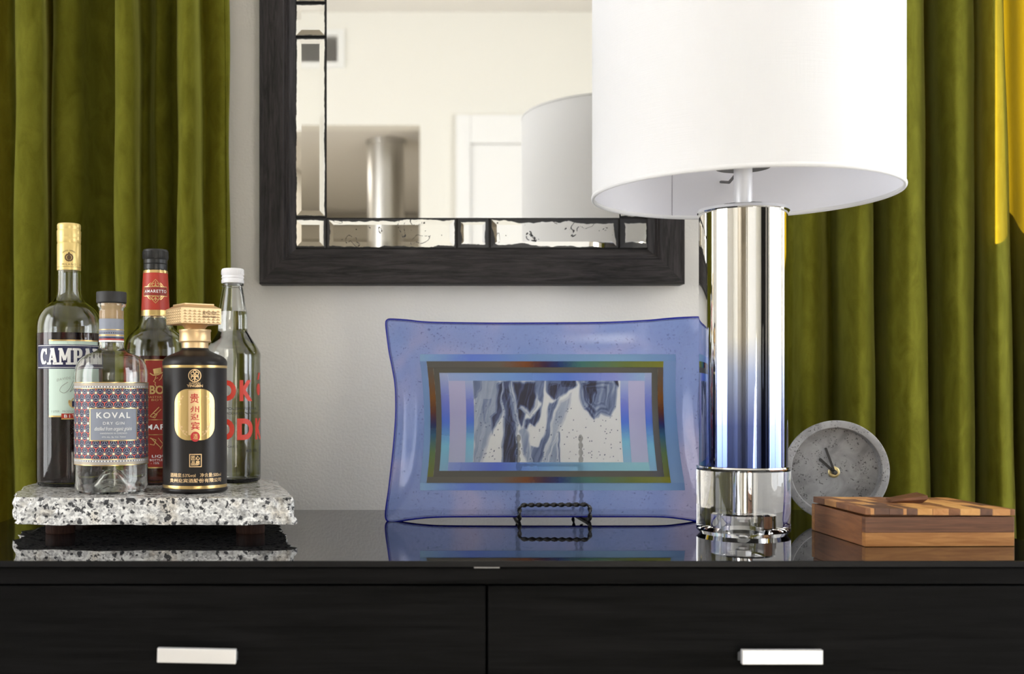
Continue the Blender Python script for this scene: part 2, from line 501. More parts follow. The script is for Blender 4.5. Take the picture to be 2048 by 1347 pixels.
# box woods
def boxwood(name, c0, c1, scale, dist=1.0):
    k = NM(name); v = k.coord('Object', scale)
    g = k.noise(v, 1.0, 5, 0.6, dist)
    k.set(Base_Color=k.ramp(g, [(0.32, c0), (0.68, c1)]), Roughness=0.42); k.bump(g, 0.15, 0.0004); return k.m
M['honey'] = boxwood('honey_wood', srgb(150, 96, 48), srgb(186, 132, 74), (18, 60, 180))
M['walnut'] = boxwood('walnut_wood', srgb(84, 52, 34), srgb(122, 80, 54), (14, 60, 420))
M['box_side'] = boxwood('teak_side', srgb(112, 70, 40), srgb(150, 98, 58), (40, 18, 160))
PW = [boxwood('patch_tan', srgb(176, 118, 66), srgb(208, 152, 94), (60, 24, 60)),
      boxwood('patch_gold', srgb(190, 134, 72), srgb(216, 164, 100), (60, 24, 60)),
      boxwood('patch_brown', srgb(110, 70, 42), srgb(146, 96, 60), (60, 24, 60)),
      boxwood('patch_dark', srgb(80, 54, 42), srgb(112, 76, 56), (60, 24, 60))]

# ------------------------------------------------------------------ the room
T = 0.1
def wall_with_opening(name, axis, at, thick, a0, a1, o0, o1, oz0, oz1, mat, z1=ZC):
    """wall in the plane axis = at, running a0..a1, with one rectangular opening"""
    lo, hi = min(at, at + thick), max(at, at + thick)
    bx = (lambda p, q, z0, z1: box(p, q, lo, hi, z0, z1)) if axis == 'y' else (lambda p, q, z0, z1: box(lo, hi, p, q, z0, z1))
    parts = [bx(a0, o0, 0, z1), bx(o1, a1, 0, z1), bx(o0, o1, oz1, z1)]
    if oz0 > 0: parts.append(bx(o0, o1, 0, oz0))
    return struct(mk(name, join(*parts), mat))

wall_with_opening('wall_back', 'y', YB, T, XL, XR, 0.886, 1.90, ZT + 0.435, 2.40, M['wall'])
wall_with_opening('wall_front', 'y', YF, -T, XL, XR, -1.30, 0.087, 0.0, 2.087, M['cream'])
wall_with_opening('wall_right', 'x', XR, T, YF - T, YB + T, -0.15, 1.45, 0.60, 2.30, M['wall'])
wall_with_opening('wall_left', 'x', XL, -T, YF - T, YB + T, -0.45, 1.15, 0.60, 2.30, M['wall'])
struct(mk('floor', box(XL - T, XR + T, -4.2, YB + T, -0.08, 0.0), M['floor']))
struct(mk('ceiling', box(XL - T, XR + T, YF - T, YB + T, ZC, ZC + 0.08), M['ceiling']))
# passage behind the opening, seen in the mirror
struct(mk('wall_passage', join(box(-1.40, -1.30, -4.1, YF - T, 0, 2.60), box(0.60, 0.70, -4.1, YF - T, 0, 2.60), box(-1.40, 0.70, -4.2, -4.1, 0, 2.60)), M['alcove']))
struct(mk('ceiling_passage', box(-1.30, 0.60, -4.1, YF - T, 2.115, 2.16), M['ceiling']))
struct(mk('trim_1', join(box(-1.30, 0.60, -4.10, -3.98, 1.93, 2.02), box(-1.30, 0.60, -4.10, -4.04, 1.74, 1.80)), M['alcove']))
for i, (x0, x1, y0, y1) in enumerate(((XL, XR, YB - 0.014, YB), (0.087, 0.242, YF, YF + 0.014))):
    struct(mk('baseboard_%s' % ('back', 'front')[i], box(x0, x1, y0, y1, 0.0, 0.10, 0.003), M['trim']))

def window_frame(name, axis, at, a0, a1, z0, z1):
    bars = []
    w, d = 0.05, 0.05
    def bar(p, q, s, t):
        bars.append(box(p, q, at - d / 2, at + d / 2, s, t) if axis == 'y' else box(at - d / 2, at + d / 2, p, q, s, t))
    bar(a0, a0 + w, z0, z1); bar(a1 - w, a1, z0, z1); bar(a0 + w, a1 - w, z0, z0 + w); bar(a0 + w, a1 - w, z1 - w, z1)
    m = (a0 + a1) / 2
    bar(m - 0.025, m + 0.025, z0 + w, z1 - w)
    return struct(mk(name, join(*bars), M['trim']))
window_frame('window_1', 'x', XR - 0.03, -0.15, 1.45, 0.60, 2.30)
window_frame('window_2', 'x', XL + 0.03, -0.45, 1.15, 0.60, 2.30)

# white panelled door with casing, opposite wall (reflected in the mirror)
dx0, dx1, dzt = 0.303, 1.10, 2.003
door = bpy.data.objects.new('door_1', None); link(door); door['kind'] = 'structure'
door.location = (0, YF, 0)
cs = [box(dx0 - 0.061, dx0, 0.0, 0.026, 0, dzt + 0.123, 0.003), box(dx1, dx1 + 0.061, 0.0, 0.026, 0, dzt + 0.123, 0.003), box(dx0 + 0.0005, dx1 - 0.0005, 0.0, 0.026, dzt, dzt + 0.123, 0.003)]
for c in cs: mk('door_casing', c, M['door'], door)
mk('door_leaf', box(dx0 + 0.003, dx1 - 0.003, 0.0, 0.012, 0.005, dzt - 0.003), M['door'], door)
for z0, z1 in ((0.25, 0.90), (1.02, 1.80)):
    mk('door_panel', box(dx0 + 0.26, dx1 - 0.16, 0.0121, 0.016, z0, z1, 0.0015), M['door'], door)
hv = [(0.0, 0.0), (0.024, 0.0), (0.024, 0.006), (0.009, 0.010), (0.009, 0.03), (0.026, 0.040), (0.026, 0.058), (0.0, 0.066)]
mk('door_knob', lathe(hv, 24), M['alu'], door, 40, (dx1 - 0.10, 0.012, 0.98), (math.radians(-90), 0, 0))

# air vent high on the opposite wall
vt = thing('air_vent', 'white framed wall air vent with grey louvres seen in mirror top corner', 'vent', (-0.385, YF, 2.415))
mk('vent_frame', join(box(-0.145, -0.115, 0, 0.012, -0.085, 0.085, 0.002), box(0.115, 0.145, 0, 0.012, -0.085, 0.085, 0.002), box(-0.115, 0.115, 0, 0.012, 0.057, 0.085, 0.002), box(-0.115, 0.115, 0, 0.012, -0.085, -0.057, 0.002)), M['trim'], vt)
mk('vent_back', box(-0.115, 0.115, 0.0, 0.002, -0.057, 0.057), M['alu_dark'], vt)
for i in range(7):
    z = -0.049 + i * 0.0163
    mk('louvre', ([(-0.115, 0.002, z + 0.006), (0.115, 0.002, z + 0.006), (0.115, 0.010, z - 0.006), (-0.115, 0.010, z - 0.006), (-0.115, 0.002, z + 0.007), (0.115, 0.002, z + 0.007), (0.115, 0.010, z - 0.005), (-0.115, 0.010, z - 0.005)], [(0, 1, 2, 3), (4, 5, 6, 7), (0, 1, 5, 4), (2, 3, 7, 6), (1, 2, 6, 5), (0, 3, 7, 4)]), M['duct'], vt)

# ceiling downlight added to brighten the passage (unseen, outside the mirrored view)
dl = link(bpy.data.objects.new('unseen_downlight', None)); dl.location = (-0.85, -2.3, 2.115); dl['kind'] = 'structure'
mk('light_rim', lathe([(0.10, 0.0), (0.13, 0.0), (0.13, -0.010), (0.10, -0.012), (0.10, 0.0)], 40), M['trim'], dl, 40)
mk('light_plate', lathe([(0.0, -0.001), (0.10, -0.001), (0.10, -0.004), (0.0, -0.004)], 40), M['trim'], dl, 40)
ld = bpy.data.lights.new('passage_lamp', 'AREA'); ld.shape = 'DISK'; ld.size = 0.19; ld.energy = 9.0; ld.color = (1.0, 0.95, 0.88)
lo = bpy.data.objects.new('passage_lamp', ld); link(lo, dl); lo.location = (0, 0, -0.014)

# round metal duct in the passage
du = thing('duct_column', 'round silver metal duct column standing in the passage seen in mirror', 'column', (-0.066, -1.93, 0))
mk('duct_shaft', lathe([(0.0, 0.0), (0.086, 0.0), (0.086, 2.115), (0.0, 2.115)], 48), M['duct'], du, 40)
for z in (0.0, 2.097):
    mk('duct_flange', lathe([(0.084, z), (0.094, z), (0.094, z + 0.018), (0.084, z + 0.018)], 48), M['duct'], du, 40)

# tall dark cabinet in the far right corner: the black stripe mirrored in the chrome column
tc = thing('tall_cabinet', 'tall black cabinet seen only as a dark stripe mirrored in chrome lamp column', 'cabinet', (2.05, -0.85, 0))
mk('cabinet_body', box(-0.20, 0.20, -0.46, 0.46, 0.0, 2.02, 0.003), M['dresser'], tc)
for s in (-1, 1):
    cdr = mk('cabinet_door', box(-0.219, -0.201, min(s * 0.003, s * 0.457), max(s * 0.003, s * 0.457), 0.08, 2.0, 0.002), M['dresser'], tc)
    mk('door_pull', box(-0.245, -0.232, s * 0.03 - 0.006, s * 0.03 + 0.006, 0.95, 1.15, 0.002), M['alu'], cdr)

# ------------------------------------------------------------------ curtains
def curtain(name, label, ctrl, ztop=2.36, zbot=0.012):
    """ctrl: (pixel x at the bottom, pixel x at the top of the frame, depth) of fold points, right to left or left to right"""
    A = catmull([((b - CX) / FPX * d, d) for b, t, d in ctrl], 7)
    B = catmull([((t - CX) / FPX * d, d) for b, t, d in ctrl], 7)
    zb, zt = ZT + HC - (1000 - CY) / FPX * 1.55, ZT + HC - (0 - CY) / FPX * 1.55
    nz = 46; n = len(A); V, F = [], []
    for j in range(nz + 1):
        z = zbot + (ztop - zbot) * j / nz
        t = min(max((z - zb) / (zt - zb), -0.6), 1.4)
        for i in range(n):
            p = A[i] * (1 - t) + B[i] * t
            wob = 0.0012 * math.sin(z * 9.0 + i * 0.11) + 0.0008 * math.sin(z * 23.0 + i * 0.05)
            V.append((p[0] + wob, p[1] + wob * 0.5, z))
    for j in range(nz):
        for i in range(n - 1):
            q = j * n + i
            F.append((q, q + 1, q + n + 1, q + n))
    # cloth thickness: a second skin 1.5 mm behind
    root = thing(name, label, 'curtain', (0, 0, 0))
    o = mk('curtain_panel', (V, F), M['velvet'], root, 60)
    return root, A, B

Lc = [(466, 458, 1.606), (460, 452, 1.592), (445, 438, 1.585), (425, 420, 1.590), (412, 406, 1.600), (407, 400, 1.585), (404, 397, 1.550), (396, 390, 1.522), (380, 376, 1.510), (364, 363, 1.515), (357, 355, 1.535), (356, 354, 1.570), (358, 354, 1.604),
      (350, 346, 1.606), (336, 330, 1.592), (320, 313, 1.586), (313, 306, 1.600), (305, 298, 1.618), (290, 285, 1.620), (281, 277, 1.600), (279, 275, 1.555), (271, 268, 1.522), (256, 254, 1.510), (241, 239, 1.515), (233, 231, 1.535), (232, 230, 1.570), (236, 234, 1.606),
      (226, 222, 1.612), (203, 200, 1.608), (180, 178, 1.585), (158, 157, 1.556), (134, 133, 1.545), (114, 113, 1.548), (106, 105, 1.565), (104, 104, 1.595), (106, 106, 1.618), (99, 98, 1.618), (95, 93, 1.590), (94, 92, 1.545), (86, 84, 1.520), (66, 65, 1.508), (44, 44, 1.508), (31, 32, 1.522), (28, 30, 1.550), (30, 32, 1.590),
      (20, 20, 1.604), (0, 0, 1.590), (-25, -25, 1.575), (-50, -50, 1.590), (-62, -62, 1.560), (-85, -85, 1.515), (-120, -120, 1.508), (-145, -145, 1.53), (-150, -150, 1.59)]
lc, LA, LB = curtain('velvet_curtain', 'olive green velvet curtain in deep folds behind the bottles, left of mirror', Lc)
Rc = [(1548, 1548, 1.606), (1568, 1566, 1.614), (1584, 1582, 1.612), (1594, 1592, 1.590), (1608, 1606, 1.566), (1628, 1624, 1.562), (1644, 1640, 1.582), (1656, 1651, 1.614)]
def rfold(a, b, at_, bt_, d=1.512):
    """one rounded fold between pixel columns a..b (at_..bt_ at the top of the frame)"""
    return [(a + (b - a) * t, at_ + (bt_ - at_) * t, dd) for t, dd in ((0.03, 1.618), (0.14, 1.598), (0.30, d + 0.040), (0.48, d + 0.014), (0.66, d), (0.82, d + 0.006), (0.94, d + 0.024), (1.0, d + 0.050), (1.0, d + 0.080), (0.985, 1.612))]
Rc += rfold(1662, 1750, 1657, 1743, 1.522) + rfold(1744, 1859, 1738, 1846, 1.508) + rfold(1854, 1950, 1842, 1946, 1.508) + rfold(1944, 2031, 1940, 2008, 1.500) + rfold(2026, 2124, 2004, 2100, 1.505) + rfold(2120, 2228, 2100, 2210) + rfold(2224, 2340, 2210, 2330) + rfold(2336, 2460, 2330, 2450)
rc, RA, RB = curtain('velvet_curtain', 'olive green velvet curtain behind clock, with sunlit gold strip at its right', Rc)
# stitched side hem of the left curtain
hp = []
for z in np.linspace(0.02, 2.35, 60):
    zb, zt = ZT + HC - (1000 - CY) / FPX * 1.55, ZT + HC + CY / FPX * 1.55
    t = min(max((z - zb) / (zt - zb), -0.6), 1.4)
    p = LA[8] * (1 - t) + LB[8] * t
    hp.append((p[0], p[1] - 0.001, z))
mk('side_hem', sweep(hp, 0.0013, 6), M['velvet'], lc, 60)

# ------------------------------------------------------------------ dresser
DF, DB = 1.0474, 1.4925
DX0, DX1, DXM = -0.492, 0.675, (974 - CX) / FPX * DF
GT = 0.006
dr = thing('dresser', 'black brown wooden dresser with two upper drawers under a black glass top', 'dresser', ((DX0 + DX1) / 2, (DF + DB) / 2, 0))
ox, oy = dr.location.x, dr.location.y
L = lambda x: x - ox
Y = lambda y: y - oy
zp1 = ZT - GT - 0.001
zp0 = zp1 - 0.0155
mk('top_panel', box(L(DX0 + 0.002), L(DX1 - 0.002), Y(DF + 0.002), Y(DB), zp0, zp1, 0.001), M['dresser'], dr)
mk('side_panel', box(L(DX0 + 0.004), L(DX0 + 0.024), Y(DF + 0.022), Y(DB), 0.0, zp0), M['dresser'], dr)
mk('side_panel', box(L(DX1 - 0.024), L(DX1 - 0.004), Y(DF + 0.022), Y(DB), 0.0, zp0), M['dresser'], dr)
mk('back_panel', box(L(DX0 + 0.024), L(DX1 - 0.024), Y(DB - 0.006), Y(DB), 0.02, zp0), M['dresser'], dr)
mk('center_panel', box(L(DXM - 0.009), L(DXM + 0.009), Y(DF + 0.022), Y(DB - 0.006), 0.02, zp0), M['dresser'], dr)
mk('plinth', box(L(DX0 + 0.024), L(DX1 - 0.024), Y(DF + 0.03), Y(DF + 0.05), 0.0, 0.06), M['dresser'], dr)
rows = [(zp0 - 0.0018 - 0.19, zp0 - 0.0018), (zp0 - 0.0048 - 0.43, zp0 - 0.0048 - 0.19 - 0.0015), (0.062, zp0 - 0.0048 - 0.43 - 0.003)]
handles = [(394, 1310, 157, -1.1), (1563.5, 1312.5, 161, 0.0)]
for ri, (z0, z1) in enumerate(rows):
    for ci, (x0, x1) in enumerate(((DX0 + 0.004, DXM - 0.0012), (DXM + 0.0012, DX1 - 0.004))):
        d = mk('drawer_front', box(L(x0), L(x1), Y(DF + 0.003), Y(DF + 0.021), z0, z1, 0.0008), M['dresser'], dr)
        hx, hy, hw, tilt = handles[ci]
        dh = DF - 0.0095
        c = W(hx, hy, dh)
        hz = c.z - (rows[0][0] - z0) if ri else c.z
        half = hw / 2 / FPX * dh
        # pull: front bar and two posts
        bar = box(-half, half, -0.0030, 0.0030, -0.0068, 0.0068, 0.0007)
        h = mk('handle', bar, M['alu'], d, None, (L(c.x), Y(dh), hz), (0, math.radians(-tilt), 0))
        for sx in (-1, 1):
            xo, xi = sx * (half - 0.0003), sx * (half - 0.010)
            V = [(xo, 0.003, 0.0052), (xi, 0.003, 0.0052), (xi, 0.003, -0.0045), (xo, 0.003, -0.0045), (xo, 0.0124, 0.0012), (xi, 0.0124, 0.0012), (xi, 0.0124, -0.0062), (xo, 0.0124, -0.0062)]
            mk('handle_post', (V, [(0, 1, 2, 3), (4, 5, 6, 7), (0, 1, 5, 4), (2, 3, 7, 6), (1, 2, 6, 5), (0, 3, 7, 4)]), M['alu_dark'], h)
gt = thing('tabletop_glass', 'thin black glossy glass sheet covering the whole dresser top', 'glass sheet', ((DX0 + DX1) / 2, (DF + DB) / 2, ZT - GT))
gs = mk('glass_sheet', box(DX0 - ox, DX1 - ox, DF - oy, DB - oy, 0.0, GT, 0.0005), [M['black_glass'], M['black_edge']], gt)
for p in gs.data.polygons:
    if abs(p.normal.z) < 0.9: p.material_index = 1
mk('bumper', box(L(0.0705), L(0.0950), Y(DF + 0.0006), Y(DF + 0.012), -0.0010, 0.0), M['alu_dark'], gt)

# ------------------------------------------------------------------ wall mirror
MG, MF = 1.6175, 1.6005
mi = thing('wall_mirror', 'large wall mirror with charcoal oak frame and border of spotted old mirror glass', 'mirror', (0, MG, 0))
px2x = lambda p, d: (p - CX) / FPX * d
py2z = lambda p, d: ZT + HC - (p - CY) / FPX * d
ox0, ox1 = px2x(518, MF), px2x(1371, MF)
oz0, oz1 = py2z(567, MF), py2z(-487, MF)
PS = MF / FPX
prof = [(0, YB - MG - 0.0005), (0, MF - MG + 0.004), (2.5, MF - MG), (9, MF - MG + 0.001), (48, MF - MG + 0.0005), (50, MF - MG + 0.004), (54, MF - MG + 0.004), (55, MF - MG + 0.007), (59, MF - MG + 0.007), (60, MF - MG + 0.010), (71, MF - MG + 0.0145), (71, 0.004), (60, YB - MG - 0.0005)]
def rail(side):
    V, F = [], []
    for e in (0, 1):
        for d, y in prof:
            d *= PS
            if side == 'b': p = ((ox0 + d) if e == 0 else (ox1 - d), y, oz0 + d)
            elif side == 't': p = ((ox0 + d) if e == 0 else (ox1 - d), y, oz1 - d)
            elif side == 'l': p = (ox0 + d, y, (oz0 + d) if e == 0 else (oz1 - d))
            else: p = (ox1 - d, y, (oz0 + d) if e == 0 else (oz1 - d))
            V.append(p)
    n = len(prof)
    for i in range(n): F.append((i, (i + 1) % n, n + (i + 1) % n, n + i))
    F += [tuple(range(n)), tuple(range(n, 2 * n))]
    return V, F
for s, mm in (('b', 'frame_h'), ('t', 'frame_h'), ('l', 'frame_v'), ('r', 'frame_v')):
    mk('frame_rail', rail(s), M[mm], mi)
gx = lambda p: px2x(p, MG)
gz = lambda p: py2z(p, MG)
mk('backing_board', box(gx(580), gx(1315), 0.0045, YB - MG - 0.001, gz(505), gz(-425)), M['black_matte'], mi)
mk('mirror_pane', box(gx(653.5), gx(1238.5), 0.0, 0.004, gz(435.5), gz(-355.5)), M['mirror'], mi)
def tile(x0, x1, y0, y1, wear, spot, rim=0.0014, bev=12, hgt=0.0008):
    """bevelled mirror tile: flat middle, four sloping facets"""
    a0, a1, b0, b1 = gx(x0), gx(x1), gz(y1), gz(y0)
    cx_, cz_ = (a0 + a1) / 2, (b0 + b1) / 2
    hx, hz = (a1 - a0) / 2, (b1 - b0) / 2
    b = bev / FPX * MG
    V = []
    for (x, z, y) in ((hx, hz, 0.0), (hx - b, hz - b, -hgt), (hx, hz, 0.004)):
        V += [(-x, y, -z), (x, y, -z), (x, y, z), (-x, y, z)]
    F = [(4, 5, 6, 7), (8, 9, 10, 11)]
    for i in range(4):
        j = (i + 1) % 4
        F += [(i, j, 4 + j, 4 + i), (i, j, 8 + j, 8 + i)]
    o = mk('mirror_tile', (V, F), M['antique'], mi, None, (cx_, 0.0, cz_))
    o['half_x'] = hx; o['half_z'] = hz; o['wear'] = wear; o['spot'] = spot; o['rim'] = rim
cols = [(591, 651), (655, 911), (915.5, 977), (981.5, 1236), (1240.5, 1301)]
rowsm = [(437.5, 495), (76, 433), (8, 72), (-352, 4), (-415, -356)]
wb = [(0.006, 0.95, 0.0016), (0.012, 0.74, 0.0018), (0.010, 0.95, 0.0042), (0.020, 0.74, 0.0030), (0.014, 0.78, 0.0066)]
for (x0, x1), (w_, s_, r_) in zip(cols, wb):
    tile(x0, x1, *rowsm[0], w_, s_, r_)
    tile(x0, x1, rowsm[4][0], rowsm[4][1], 0.008, 0.95)
for (y0, y1) in rowsm[1:4]:
    tile(*cols[0], y0, y1, 0.004, 0.95)
    tile(*cols[4], y0, y1, 0.012, 0.80)

# ------------------------------------------------------------------ table lamp
LD = 1.25
lx = px2x(1486, LD)
lp = thing('table_lamp', 'tall chrome column table lamp with blue fade, crystal base and white drum shade', 'lamp', (lx, LD, ZT))
RB_, RC_ = 0.0514, 0.0485
base_p = [(0.0, 0.024), (0.0225, 0.024), (0.0245, 0.022), (0.0245, 0.0), (0.047, 0.0), (0.0514, 0.0045), (0.0514, 0.0722), (0.0502, 0.0738), (0.0, 0.0738)]
mk('crystal_base', lathe(base_p, 96), M['crystal'], lp, 30)
mk('threaded_rod', lathe([(0.0, 0.0245), (0.0075, 0.0245), (0.0075, 0.0735), (0.0, 0.0735)], 32), M['chrome'], lp, 40)
mk('nut', lathe([(0.0, 0.014), (0.0055, 0.014), (0.0055, 0.0165), (0.009, 0.0175), (0.009, 0.0238), (0.0, 0.0238)], 6), M['alu'], lp)
mk('base_ring', lathe([(0.0, 0.0739), (0.0508, 0.0739), (0.0514, 0.0752), (0.0508, 0.0768), (0.0, 0.0770)], 96), M['chrome'], lp, 40)
mk('column', lathe([(0.0, 0.0771), (RC_, 0.0771), (RC_, 0.3625), (0.0, 0.3625)], 96), M['ombre'], lp, 40)
mk('top_cap', lathe([(0.0, 0.3626), (0.0495, 0.3626), (0.0505, 0.3640), (0.0500, 0.3672), (0.0485, 0.3682), (0.0, 0.3682)], 96), M['chrome'], lp, 40)
mk('neck', lathe([(0.0, 0.3683), (0.0145, 0.3683), (0.0145, 0.3700), (0.0102, 0.3715), (0.0102, 0.4180), (0.0, 0.4180)], 40), M['alu'], lp, 40)
mk('socket', lathe([(0.0, 0.4181), (0.017, 0.4181), (0.0185, 0.424), (0.0185, 0.470), (0.013, 0.480), (0.0, 0.480)], 40), M['black_plastic'], lp, 40)
zs0, zs1, RS = 0.3835, 0.6560, 0.1689
# shade: outer linen, lining, rolled hems
n = 160
V, F, UV = [], [], []
for z in (zs0, zs1):
    for kk in range(n):
        a = 2 * math.pi * kk / n
        V.append((RS * math.sin(a), -RS * math.cos(a), z))
F = [(kk, (kk + 1) % n, n + (kk + 1) % n, n + kk) for kk in range(n)]
sh = mk('lamp_shade', (V, F), M['linen'], lp, 60)
uvl = sh.data.uv_layers.new(name='UVMap')
for p in sh.data.polygons:
    ks = [sh.data.loops[li].vertex_index for li in p.loop_indices]
    wrap_ = max(q % n for q in ks) - min(q % n for q in ks) > 2
    for li, q in zip(p.loop_indices, ks):
        u = q % n
        if wrap_ and u == 0: u = n
        uvl.data[li].uv = (u / n * 2 * math.pi * RS, V[q][2])
for p_ in M['linen'].node_tree.nodes:
    if p_.type == 'MAPPING': p_.inputs['Scale'].default_value = tuple(s_ * 3.0 for s_ in p_.inputs['Scale'].default_value[:2]) + (1,)
Ri = RS - 0.0016
mk('shade_lining', lathe([(Ri, zs0 + 0.001), (Ri, zs1 - 0.001)], n), M['lining'], sh, 60)
def hem(z):
    return lathe([(RS - 0.0009 + 0.0021 * math.cos(t), z + 0.0026 * math.sin(t)) for t in np.linspace(0, 2 * math.pi, 13)], n)
mk('shade_hem', hem(zs0 + 0.001), M['linen'], sh, 60)
mk('shade_hem', hem(zs1 - 0.001), M['linen'], sh, 60)
a_s = math.radians(180 + 14)
pt = lambda r, a, z: (r * math.sin(a), -r * math.cos(a), z)
mk('lining_seam', sweep([pt(Ri - 0.0003, a_s, z) for z in np.linspace(zs0 + 0.002, zs1 - 0.004, 8)], 0.0006, 6), M['seam'], sh)
arms = []
for kk in range(3):
    a = math.radians(52 + 120 * kk)
    arms.append(sweep([pt(0.010, a, 0.417), pt(0.10, a, 0.417), pt(Ri - 0.0005, a, 0.430)], 0.0018, 8))
mk('shade_spider', join(lathe([(0.0102, 0.4145), (0.030, 0.4145), (0.030, 0.4172), (0.0102, 0.4172)], 40), *arms), M['black_iron'], lp)

# ------------------------------------------------------------------ granite tray
TZ = 0.0436
tl_y = 1.335
tr_ = thing('granite_tray', 'speckled white granite slab serving tray with split edges on dark wood feet', 'tray', (-0.29, tl_y, ZT))
tx, ty = -0.29, tl_y
top = [(-0.427, 1.225), (-0.40, 1.218), (-0.33, 1.213), (-0.26, 1.214), (-0.19, 1.213), (-0.135, 1.215), (-0.120, 1.222), (-0.128, 1.26), (-0.136, 1.31), (-0.150, 1.37), (-0.158, 1.42), (-0.168, 1.455), (-0.22, 1.460), (-0.30, 1.458), (-0.39, 1.461), (-0.452, 1.456), (-0.462, 1.42), (-0.464, 1.36), (-0.452, 1.32), (-0.446, 1.28), (-0.434, 1.25)]
tp = catmull([(x - tx, y - ty) for x, y in top], 9, True)
n = len(tp); layers = 7
V, F = [], []
cen = np.mean(tp, axis=0)
from mathutils import noise as mnoise
for j in range(layers + 1):
    t = j / layers
    z = TZ - t * (TZ - 0.0142)
    for i, p in enumerate(tp):
        dvec = p - cen; ln = np.linalg.norm(dvec)
        nrm = np.array([(tp[(i + 1) % n] - tp[i - 1])[1], -(tp[(i + 1) % n] - tp[i - 1])[0]]); nrm /= np.linalg.norm(nrm) + 1e-9
        if np.dot(nrm, dvec) < 0: nrm = -nrm
        q = Vector((p[0] * 60, p[1] * 60, z * 75))
        endk = 1.0 + 1.3 * min(1.0, abs(dvec[0]) / 0.15) ** 6
        amp = endk * (0.0030 * mnoise.noise(q) + 0.0018 * mnoise.noise(q * 2.7))
        out = 0.0022 * t + (0.0012 if j == 0 else amp) * (0.4 if j == 0 else 1.0) + 0.0016 * math.sin(math.pi * t) * mnoise.noise(q * 0.4)
        zz = z + (0.0016 * mnoise.noise(Vector((p[0] * 40, p[1] * 40, 3.0))) if j == layers else (0.0 if j == 0 else 0.0008 * mnoise.noise(q * 1.7)))
        pp = p + nrm * out
        V.append((pp[0], pp[1], max(zz, 0.0128)))
for j in range(layers):
    for i in range(n):
        F.append((j * n + i, j * n + (i + 1) % n, (j + 1) * n + (i + 1) % n, (j + 1) * n + i))
nside = len(F)
F += [tuple(range(n)), tuple(range(layers * n, (layers + 1) * n))]
slab = mk('granite_slab', (V, F), [M['granite_side'], M['granite_top']], tr_)
for p in slab.data.polygons:
    if len(p.vertices) > 20 and p.center.z > 0.03: p.material_index = 1
for (x, y) in ((-0.3877, 1.256), (-0.1707, 1.256), (-0.40, 1.41), (-0.20, 1.41)):
    mk('wood_foot', lathe([(0.0, 0.0), (0.0155, 0.0), (0.0163, 0.001), (0.0163, 0.0146), (0.0, 0.0146)], 40), M['foot_wood'], tr_, 40, (x - tx, y - ty, 0.0))

# ------------------------------------------------------------------ bottles
def bottle(name, label, cx_px, D):
    x = px2x(cx_px, D)
    return thing(name, label, 'bottle', (x, D, ZT + TZ), math.atan2(-x, D)), D / FPX / math.sqrt(1 + (x / D) ** 2) , D / FPX

def shell(out, t, tb, punt=None):
    """closed glass wall from an outer profile [(r, z)...] bottom to top"""
    z0 = out[0][1]
    inner = [(max(r - t, 0.0005), z) for r, z in out if z > z0 + tb + 0.001]
    r0 = max(out[0][0] - t * 0.6, 0.002)
    bot = [(0.0, z0)] if punt is None else list(punt[0])
    ibot = [(r0, z0 + tb), (0.0, z0 + tb)] if punt is None else list(punt[1])
    return bot + out + inner[::-1] + ibot

def rad_at(out, z):
    zs = [p[1] for p in out]; rs = [p[0] for p in out]
    return float(np.interp(z, zs, rs))

def smooth_prof(P, lo, hi, n=5):
    """catmull-smooth the part of a profile between indices lo..hi"""
    return P[:lo] + [tuple(p) for p in catmull(P[lo:hi + 1], n)] + P[hi + 1:]

def liquid(out, t, tb, level, ov=0.0004):
    z0 = out[0][1]
    pts = [(max(r - t + ov, 0.001), z) for r, z in out if z0 + tb + 0.001 < z < level - 0.001]
    rl = rad_at(out, level) - t + ov
    return [(0.0, z0 + tb - ov), (max(out[0][0] - t * 0.6, 0.002), z0 + tb - ov)] + pts + [(rl, level), (0.0, level)]

def prints(name, arts, R, mat, parent, rad=None, label=None):
    for a in arts:
        mk(name, wrap2d(a, R, 0, 0, rad), mat, parent)
def stuff(o):
    o['kind'] = 'stuff'; return o

# --- 1 tall red aperitif bottle
b1, kr, kz = bottle('liqueur_bottle', 'tall bottle of dark red bitter with navy CAMPARI band and cream cap', 138, 1.38)
yb = 969
zc = lambda y: (yb - y) * kz
P = [(58, 969), (63, 966.5), (65.6, 960), (66, 950), (66, 662), (65.2, 648), (61.5, 633), (54, 620), (43.5, 610.5), (33.5, 603), (27, 595), (24, 586), (23.2, 575), (23.2, 535), (22, 500)]
out = [(r * kr, zc(y)) for r, y in P]
out = smooth_prof(out, 4, 12)
mk('bottle_glass', lathe(shell(out, 0.0024, 0.006), 72), M['glass'], b1, 50)
mk('liqueur', lathe(liquid(out, 0.0024, 0.006, zc(667)), 72), M['red_liquid'], b1, 50)
capP = [(0, 541), (23.9, 541), (24.2, 539), (24.2, 489), (23.2, 487), (23.8, 485), (24.3, 481), (24.3, 477), (23.9, 476), (24.4, 474), (24.6, 463), (23.6, 461), (23.2, 459), (24, 457), (24, 450.5), (22.5, 448), (0, 447.6)]
cp = mk('screw_cap', lathe([(r * kr, zc(y)) for r, y in capP], 64), M['cream_cap'], b1, 35)
Rc_ = 24.2 * kr + 0.0002
art = fit2d(text2d('MILANO', 1, 0, 1.35), -14.5 * kr, 14.5 * kr, zc(532.5), zc(528.5))
crest = []
for a in range(0, 360, 24):
    crest.append(disc2d(7.4 * kr * math.cos(math.radians(a)), zc(517) + 7.0 * kr * math.sin(math.radians(a)), 1.9 * kr, 6))
crest += [disc2d(0, zc(517), 4.6 * kr, 12, 5.4 * kr), stroke([(-1.5 * kr, zc(508)), (1.5 * kr, zc(508))], 3 * kr)]
lett = []
